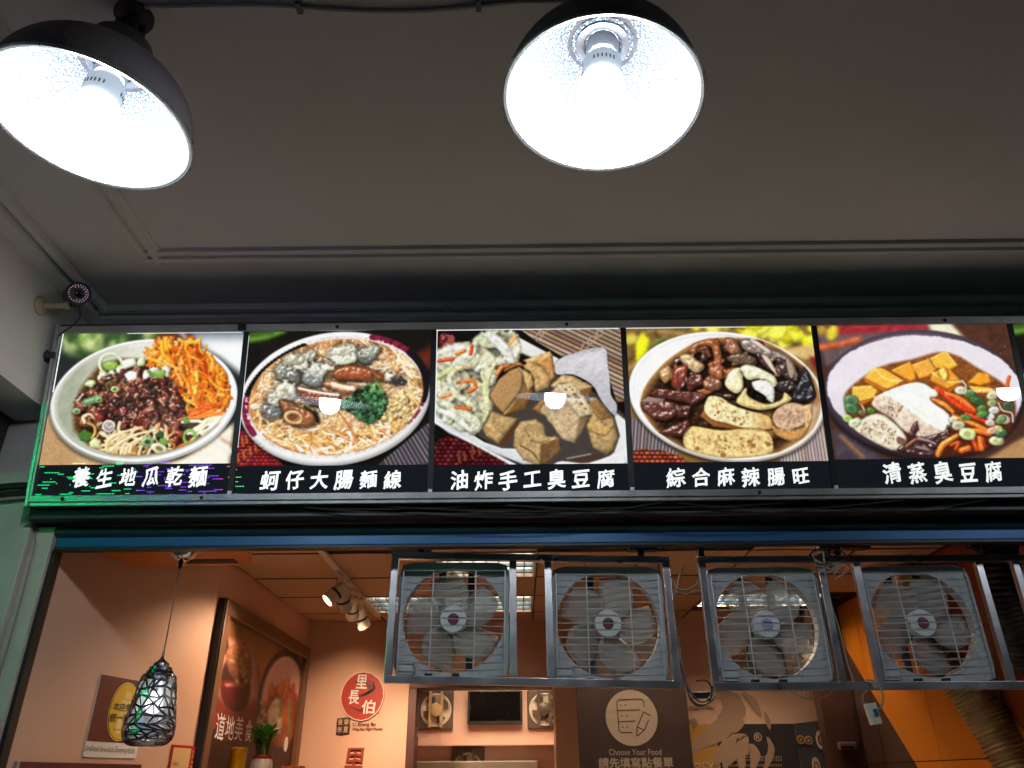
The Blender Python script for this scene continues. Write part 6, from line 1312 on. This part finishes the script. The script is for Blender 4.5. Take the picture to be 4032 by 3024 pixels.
for ch, a, b in (('夜', -.5, .5), ('市', -.5, -.5), ('寧', .5, .5), ('夏', .5, -.5)): lettering('character', ch, c1+EX*(a*.048)+UP*(b*.054)+Vector((0, -.0185, 0)), EX, UP, .036, .042, mat('seal_tan', (.70, .48, .30), .5), st, offset=.01)
wl = thing('wall_lettering', 'small raised brown letters reading the shop and night market name', 'lettering', tuple(wallc(Z2(1340, 1400))))
lettering('lettering', 'Li Zhang Bo', wallc(Z2(1320, 1353)), EX, UP, .178, .030, dk, wl, depth=.008, offset=.008); lettering('lettering', 'Ning Xia Night Market', wallc(Z2(1343, 1386)), EX, UP, .232, .026, dk, wl, depth=.008, offset=.006)
bl = lettering('wall_character', '里', wallc(Z2(1250, 1612)), EX, UP, .155, .19, mat('letter_red', (.28, .035, .012), .5), None, offset=.014, depth=.015, brush=.015, slant=.08)
tag(bl, 'large raised red brown character standing off the peach wall under the lettering', 'lettering')

# ---- passage to the kitchen: frame, exhaust fans, screen
kf = thing('passage_frame', 'dark red door frame around the kitchen passage', 'door frame', (-.28, 6.45, 0))
MB().box((-.864, 6.40, .005), (-.80, 6.62, 2.235)).build('jamb', maroon, kf, bevel=.004); MB().box((-.864, 6.40, 2.2355), (.30, 6.62, 2.269)).build('head', maroon, kf, bevel=.004)
pp_ = struct('pink_pillar', MB().box((.252, 6.0, 0), (.4285, 6.399, ZC)), mat('pillar_pink', (.60, .34, .26), .35, var=.08, coat=.2))
def back_fan(label, x0, x1, z0, z1, m, mh, Y=8.018):
    t = thing('wall_fan', label, 'fan', ((x0+x1)/2, Y, z0)); cx_, cz_ = (x0+x1)/2, (z0+z1)/2; S = min(x1-x0, z1-z0)/2
    MB().box((x0, Y-.03, z0), (x1, Y-.0005, z1)).build('housing', mh, t, bevel=.02)
    Mr = Matrix.Translation((cx_, Y-.0305, cz_)) @ Matrix.Rotation(R(90), 4, 'X')
    MB().lathe([(S*.86, 0), (S*.90, .012), (S*.82, .015), (S*.80, .002), (.001, .001)], 32, Mr).build('ring', mat('ring_white', (.70, .60, .52), .5), t, smooth=True)
    for k in range(4):
        a0 = k*math.pi/2+.5; pts = []
        for a, r_ in ((-.28, .2), (-.42, .72), (0, .78), (.42, .72), (.28, .2)): pts.append(Vector((cx_+S*r_*math.cos(a0+a), Y-.052, cz_+S*r_*math.sin(a0+a))))
        flat('blade', pts, fand, t, n=(0, -1, 0), t=.004)
    MB().lathe([(S*.36, .02), (S*.36, .055), (S*.30, .062), (.001, .064)], 24, Mr).build('motor', m, t, smooth=True)
    for dx in (-.055, .055): MB().box((cx_+dx-.014, Y-.085, z0+.02), (cx_+dx+.014, Y-.066, z1-.005)).build('strut', m, t, bevel=.003)
    return t
fanc = mat('fan_cream', (.55, .38, .20), .5, dirt=(.2, .13, .07), dscale=9); fand = mat('fan_brown', (.10, .07, .05), .5)
k8 = lambda x, y: atY(*Z3(x, y), 8.018)
back_fan('cream exhaust fan on the kitchen wall beside the red frame', k8(358, 1300)[0], k8(602, 1300)[0], 2.02, 2.37, fanc, fand); back_fan('dark brown exhaust fan on the kitchen wall beside the pink pillar', k8(1125, 1300)[0], k8(1365, 1300)[0], 2.02, 2.37, fand, fand); back_fan('small exhaust fan low on the kitchen wall under the screen', k8(590, 1550)[0], k8(822, 1550)[0], 1.50, 1.875, fand, fand)
tv = thing('wall_screen', 'switched off black flat screen on the kitchen wall between two fans', 'screen', (-.23, 8.0, 2.06))
MB().box((k8(728, 1)[0], 7.95, 2.065), (k8(1075, 1)[0], 8.017, 2.36)).build('case', black, tv, bevel=.004); MB().box((k8(742, 1)[0], 7.9475, 2.095), (k8(1062, 1)[0], 7.9495, 2.35)).build('glass', mat('screen_glass', (.002, .002, .003), .25, spec=.15), tv)
tag(MB().box((-.97, 7.86, 1.878), (1.0, 8.017, 1.888)).build('wall_ledge', mat('ledge_pink', (.60, .34, .24), .5), None), 'pale pink shelf ledge across the kitchen wall', 'shelf')
tag(MB().box((-.95, 7.5, 1.50), (.15, 7.99, 1.745)).build('range_hood', mat('hood_grey', (.40, .34, .28), .4, .3), None, bevel=.01), 'pale metal hood under the small kitchen fan', 'hood')

# ---- brown ordering board
bd = thing('ordering_board', 'dark brown hanging board reading Choose Your Food with a round menu icon', 'board', (.62, 4.6, 1.3)); YO = 4.6; b4 = lambda x, y: Vector(atY(*Z4(x, y), YO-.0005))
MB().box((.316, YO, 1.3), (.925, YO+.03, 2.32)).build('panel', mat('board_brown', (.018, .007, .006), .45, var=.12), bd, bevel=.002)
for x in (.40, .84): MB().box((x-.003, YO+.012, 2.3205), (x+.003, YO+.018, ZC)).build('hanger', dark, bd)
tan = mat('board_tan', (.22, .17, .135), .55, var=.08); bi = mat('icon_brown', (.045, .017, .013), .5); ic = b4(515, 1302)
MB().lathe([(.142, 0), (.142, .002), (.001, .0021)], 48, Matrix.Translation(ic) @ Matrix.Rotation(R(90), 4, 'X')).build('icon_disc', tan, bd)
mb = MB(); y_ = YO-.0045
def ln(*p, w=.0032): 
    P = [b4(*q) for q in p]
    for i in range(len(P)-1): mb.bar((P[i].x, y_, P[i].z), (P[i+1].x, y_, P[i+1].z), w*1.6, .001, up=(0, 1, 0))
ln((603, 1228), (598, 1185), (580, 1172), (425, 1176), (410, 1195), (425, 1390), (440, 1408), (520, 1408)); ln((415, 1252), (575, 1248)); ln((420, 1332), (540, 1328)); ln((650, 1290), (600, 1262), (552, 1375), (552, 1435), (605, 1392), (635, 1318)); ln((555, 1370), (605, 1392)); ln((552, 1435), (572, 1418))
for x, y in ((438, 1216), (472, 1214), (445, 1293), (479, 1291), (452, 1371), (485, 1370)): mb.lathe([(.0042, 0), (.0042, .001)], 12, Matrix.Translation((b4(x, y).x, y_, b4(x, y).z)) @ Matrix.Rotation(R(90), 4, 'X'), False, True)
mb.build('icon', bi, bd)
lettering('lettering', 'Choose Your Food', b4(540, 1546)+Vector((0, -.001, 0)), EX, UP, .282, .030, tan, bd, offset=.006); lettering('lettering', '請先填寫點餐單', b4(545, 1622)+Vector((0, -.001, 0)), EX, UP, .40, .052, tan, bd, offset=.018)

# ---- mural and posters on the pink wall
m6 = lambda x, y, s=4: Vector(atY(*(Z4 if s == 4 else Z5)(x, y), YB-.0005))
mu = thing('mural', 'taupe brush painted dragon mural with poster panels on the pink wall', 'mural', (1.8, YB, 1.2)); taupe = mat('mural_taupe', (.40, .27, .20), .55, var=.1); cream_ = mat('mural_cream', (.62, .46, .33), .55)
flat('ochre_panel', [m6(905, 1350), m6(1125, 1350), m6(1140, 1800), m6(905, 1800)], mat('mural_ochre', (.55, .30, .08), .5, var=.2, scale=3), mu, n=(0, -1, 0), t=.003)
xa = m6(1108, 1350).x; zt = m6(1105, 1350).z; xb2 = m6(225, 1350, 5).x
MB().box((xa, YB-.004, 1.2), (xb2, YB-.0007, zt)).build('navy_panel', mat('mural_navy', (.026, .022, .030), .5), mu); MB().prism([(xb2+.001, YB-.004, 1.2), (xb2+.001, YB-.004, zt), (2.345, YB-.12, zt+.02), (2.345, YB-.12, 1.2)], (0, -1, 0), .003).build('navy_panel', mat('mural_navy2', (.022, .020, .034), .5), mu)
mb = MB(); y6 = YB-.0085
for p, w_ in (([m6(905, 1225), m6(960, 1235), m6(1010, 1220), m6(1100, 1240)], .018), ([m6(1100, 1120), m6(1180, 1170), m6(1215, 1250), m6(1180, 1350), m6(1100, 1420), m6(1000, 1480), m6(930, 1560)], .075), ([m6(1150, 1125), m6(1240, 1160), m6(1290, 1260), m6(1250, 1350)], .035), ([m6(1300, 1130), m6(1370, 1190), m6(1430, 1300)], .028), ([m6(1180, 1380), m6(1240, 1390), m6(1290, 1340), m6(1270, 1290)], .022), ([m6(1250, 1420), m6(1200, 1500), m6(1130, 1580), m6(1110, 1640)], .05), ([m6(1240, 1430), m6(1310, 1450), m6(1260, 1540), m6(1180, 1620), m6(1190, 1690)], .04), ([m6(1290, 1560), m6(1350, 1530), m6(1385, 1580), m6(1360, 1680)], .045), ([m6(1300, 1520), m6(1290, 1620), m6(1300, 1690)], .03), ([m6(1470, 1440), m6(1500, 1520), m6(1480, 1600), m6(1440, 1700)], .026), ([m6(1455, 1265), m6(1475, 1330), m6(1490, 1390)], .02), ([m6(905, 1340), m6(950, 1320), m6(970, 1350), m6(940, 1370)], .012)): brush_path(p, w_, y6, mb); y6 -= .0006
mb.build('brush_strokes', taupe, mu)
lettering('lettering', '®', m6(1405, 1440)+Vector((0, -.006, 0)), EX, UP, .062, .062, cream_, mu, offset=.006)
for k, (y, w_) in enumerate(((1582, .40), (1602, .40), (1640, .40))): fine_print('fine_print', m6(1390, y)+Vector((0, -.006, 0)), EX, UP, w_, .016, cream_, mu, 24)
lettering('lettering', 'Story', m6(985, 1640)+Vector((0, -.010, 0)), EX, UP, .24, .07, cream_, mu, offset=.01)
def po(x, y):
    yy = 6.4
    for _ in range(6): p = atY(*Z5(x, y), yy); yy = 6.496-(p[0]-xb2)*.116/(2.345-xb2)-.012
    return Vector(p)
gold = mat('icon_gold', (.40, .22, .09), .5)
for x, y in ((275, 1460), (330, 1465)): mu2 = MB(); mu2.tube(circle(po(x, y), .026, (1, 0, 0), (0, 0, 1), 20), .006, 6, True); mu2.lathe([(.012, -.002), (.012, .002)], 12, Matrix.Translation(po(x, y)) @ Matrix.Rotation(R(90), 4, 'X'), True, True); mu2.build('gold_ornament', gold, mu)
for x, y in ((408, 1462), (380, 1650)):
    MB().lathe([(.050, -.001), (.050, .003), (.001, .0032)], 28, Matrix.Translation(po(x, y)+Vector((0, -.012, 0))) @ Matrix.Scale(.62, 4, (1, 0, 0)) @ Matrix.Scale(1.3, 4, (0, 0, 1)) @ Matrix.Rotation(R(90), 4, 'X'), True).build('round_picture', mat('medal_pale', (.62, .46, .36), .5), mu)
    MB().tube([p+Vector((0, -.018, 0)) for p in circle(po(x, y), .02, (.7, 0, 0), (0, 0, 1.6), 16)], .004, 6, True).build('picture_ring', maroon, mu)
# ---- outlets and cable on the brown wall
ou = thing('socket_outlet', 'grey socket box with a black cable on the brown wall', 'outlet', tuple(atY(*Z5(590, 1540), 5.999))); q0, q1 = atY(*Z5(538, 1530), 5.999), atY(*Z5(648, 1475), 5.999)
MB().box((q0[0], 5.955, q0[2]), (q1[0], 5.9988, q1[2])).build('outlet_box', mat('outlet_grey', (.22, .16, .13), .5), ou, bevel=.004)
MB().box((q0[0]+.01, 5.953, q0[2]+.006), (q1[0]-.02, 5.9548, q0[2]+.022)).build('socket_face', black, ou); MB().tube(curve_pts([atY(*Z5(640, 1100), 5.99), atY(*Z5(655, 1280), 5.99), atY(*Z5(688, 1440), 5.99), atY(*Z5(670, 1490), 5.99)]), .005, 6).build('cable', rubber, ou, smooth=True)
# ---- wire cage wall fan
def cage_fan(label, c, r, tilt, m, par_x):
    t = thing('cage_fan', label, 'fan', tuple(c)); M = Matrix.Translation(c) @ Matrix.Rotation(tilt, 4, 'X')
    g = MB(); X_, Z_ = Vector((1, 0, 0)), Vector((0, 0, 1))
    for k in range(44):
        a = 2*math.pi*k/44; d = X_*math.cos(a)+Z_*math.sin(a)
        g.tube([M @ (d*.04+Vector((0, -.07, 0))), M @ (d*r*.6+Vector((0, -.068, 0))), M @ (d*r*.95+Vector((0, -.03, 0))), M @ (d*r)], .0014, 5); g.tube([M @ (d*r), M @ (d*r*.9+Vector((0, .04, 0))), M @ (d*.06+Vector((0, .06, 0)))], .0014, 4)
    for q in (.04, .5, .8, 1.0): g.tube([M @ p for p in circle((0, -.07*(1-q**3), 0), r*q if q > .1 else .04, X_, Z_, 40)], .003 if q == 1 else .0016, 6, True)
    g.build('cage', m, t, smooth=True)
    for k in range(5):
        a = k*2*math.pi/5; pts = [M @ (X_*(r*q*math.cos(a+da))+Z_*(r*q*math.sin(a+da))+Vector((0, dy, 0))) for q, da, dy in ((.15, -.2, -.01), (.8, -.45, -.03), (.86, .1, 0), (.7, .4, .02), (.15, .3, .01))]
        MB().prism(pts, M.to_3x3() @ Vector((0, -1, 0)), .002).build('blade', mat('cage_blade', (.16, .15, .13), .4), t)
    MB().lathe([(.05, -.09), (.055, -.02), (.045, .0)], 20, M @ Matrix.Rotation(R(90), 4, 'X'), True, True).build('motor', m, t, smooth=True)
    MB().bar(M @ Vector((0, .08, 0)), (par_x[0], par_x[1], par_x[2]), .03, .03).build('bracket', dark, t)
cagem = mat('cage_wire', (.22, .19, .15), .4, .5)
cage_fan('wire cage wall fan in front of the pink mural wall', Vector(atY(*Z5(310, 950), 5.75)), .215, R(-12), cagem, (2.0, 6.49, 2.3))
# ---- cream box high on the orange wall
cbx = thing('control_box', 'cream plastic control box high on the orange wall behind the exhaust fan', 'box', (2.3, 4.7, 2.42)); MB().box((2.20, 4.50, 2.43), (XR+.002, 4.98, 2.70)).build('case', mat('cream_plastic', (.78, .62, .36), .45), cbx, bevel=.02); MB().box((2.195, 4.62, 2.60), (2.1995, 4.68, 2.63)).build('indicator', mat('green_lens', (.02, .15, .04), .3), cbx)

# ================================================================ lights of the shop
WARM = (1.0, .66, .42)
def louvre(label, x0, x1, y0, y1, es=5.0):
    t = thing('ceiling_light', label, 'light', ((x0+x1)/2, (y0+y1)/2, ZC), 'louvred ceiling lights')
    mb = MB(); mb.box((x0+.004, y0+.004, ZC+.045), (x1-.004, y1-.004, ZC+.05)); mb.build('tray', mat('tray_white', (.7, .7, .7), .4), t)
    fr = MB()
    for a, b in (((x0+.004, y0+.004), (x1-.004, y0+.02)), ((x0+.004, y1-.02), (x1-.004, y1-.004)), ((x0+.004, y0+.0205), (x0+.02, y1-.0205)), ((x1-.02, y0+.0205), (x1-.004, y1-.0205))): fr.box((a[0], a[1], ZC-.004), (b[0], b[1], ZC+.0445))
    fr.build('frame', mat('frame_white', (.65, .62, .58), .5), t)
    mir = mat('louvre_mirror', (.22, .28, .34), .2, 1, var=.1); L_ = MB(); n = int((x1-x0)/.075)
    for k in range(1, n): x = x0+(x1-x0)*k/n; L_.box((x-.003, y0+.021, ZC-.012), (x+.003, y1-.021, ZC+.030))
    for k in range(1, 4):
        y = y0+(y1-y0)*k/4; L_.box((x0+.021, y-.014, ZC-.011), (x1-.021, y-.011, ZC+.036)); L_.box((x0+.021, y+.011, ZC-.011), (x1-.021, y+.014, ZC+.036))
    L_.build('louvre', mir, t)
    for k in range(4):
        y = y0+(y1-y0)*(k+.5)/4; MB().tube([(x0+.03, y, ZC+.036), (x1-.03, y, ZC+.036)], .008, 10).build('tube', emitter('tube_glow_%d' % es, (1.0, .74, .48), es), t, smooth=True)
louvre('long louvred ceiling light beyond the track spotlights', -1.10, .11, 5.54, 6.14, 11); louvre('square louvred ceiling light above the first two fans', -.50, .11, 4.365, 4.975, 11); louvre('louvred ceiling light near the mural wall', 1.33, 2.20, 5.54, 5.99, 90)
louvre('louvred ceiling light over the kitchen', -.75, .45, 7.0, 7.6, 150); louvre('unseen long louvred ceiling light added just behind the shutter', .11, 1.33, 3.60, 4.18, 170); louvre('unseen square louvred ceiling light added behind the shutter near the pendant lamp', -1.10, -.50, 3.60, 4.18, 130)  # both lights behind the shutter are added out of view to brighten the room
tk = thing('track_light', 'white ceiling track with four small spotlights', 'track light', (-1.10, 5.0, ZC))
whitem = mat('lamp_white', (.70, .62, .52), .4)
MB().box((-1.125, 4.0, ZC-.022), (-1.085, 6.2, ZC-.0005)).build('track', whitem, tk, bevel=.002)
def head(y, aim, lit, power=0, size=.9):
    c = Vector((-1.105, y, ZC-.022)); hd = bpy.data.objects.new('spotlight', None); col.objects.link(hd); hd.parent = tk; hd.location = c-Vector(tk.location)
    MB().box(c+Vector((-.018, -.05, -.028)), c+Vector((.018, .05, -.0005))).build('adapter', whitem, hd, bevel=.003); MB().tube([c+Vector((0, 0, -.028)), c+Vector((0, 0, -.09))], .008, 10).build('stem', whitem, hd, smooth=True)
    a = Vector(aim).normalized(); p = c+Vector((0, 0, -.125)); M = Matrix.Translation(p) @ Vector((0, 0, 1)).rotation_difference(a).to_matrix().to_4x4()
    MB().lathe([(.022, -.062), (.040, -.058), (.042, .0), (.043, .055), (.046, .056), (.046, .074), (.040, .075), (.036, .030), (.001, .028)], 26, M, True).build('can', whitem, hd, smooth=True)
    MB().lathe([(.0425, .0), (.0435, .004), (.0435, .012), (.0425, .016)], 26, M).build('band', black, hd, smooth=True)
    MB().lathe([(.034, .050), (.020, .056), (.001, .058)], 20, M).build('lens', emitter('spot_lens', (1.0, .72, .42), 25) if lit else mat('lens_dark', (.12, .09, .07), .2), hd, smooth=True)
    if lit:
        l = bpy.data.lights.new('spot', 'SPOT'); l.energy = power; l.color = WARM; l.spot_size = size; l.spot_blend = .8; l.shadow_soft_size = .03
        o = bpy.data.objects.new('spot_beam', l); col.objects.link(o); o.parent = hd; q = p+a*.085; o.location = q-c; o.rotation_mode = 'QUATERNION'; o.rotation_quaternion = Vector((0, 0, -1)).rotation_difference(a)
head(4.72, (-.62, -.32, -.68), True, 40, 1.5); head(4.90, (.10, .75, -.70), True, 55, 1.3); head(5.20, (-.10, .82, -.55), True, 60, 1.2); head(5.52, (.30, .5, -.75), True, 55, 1.4)
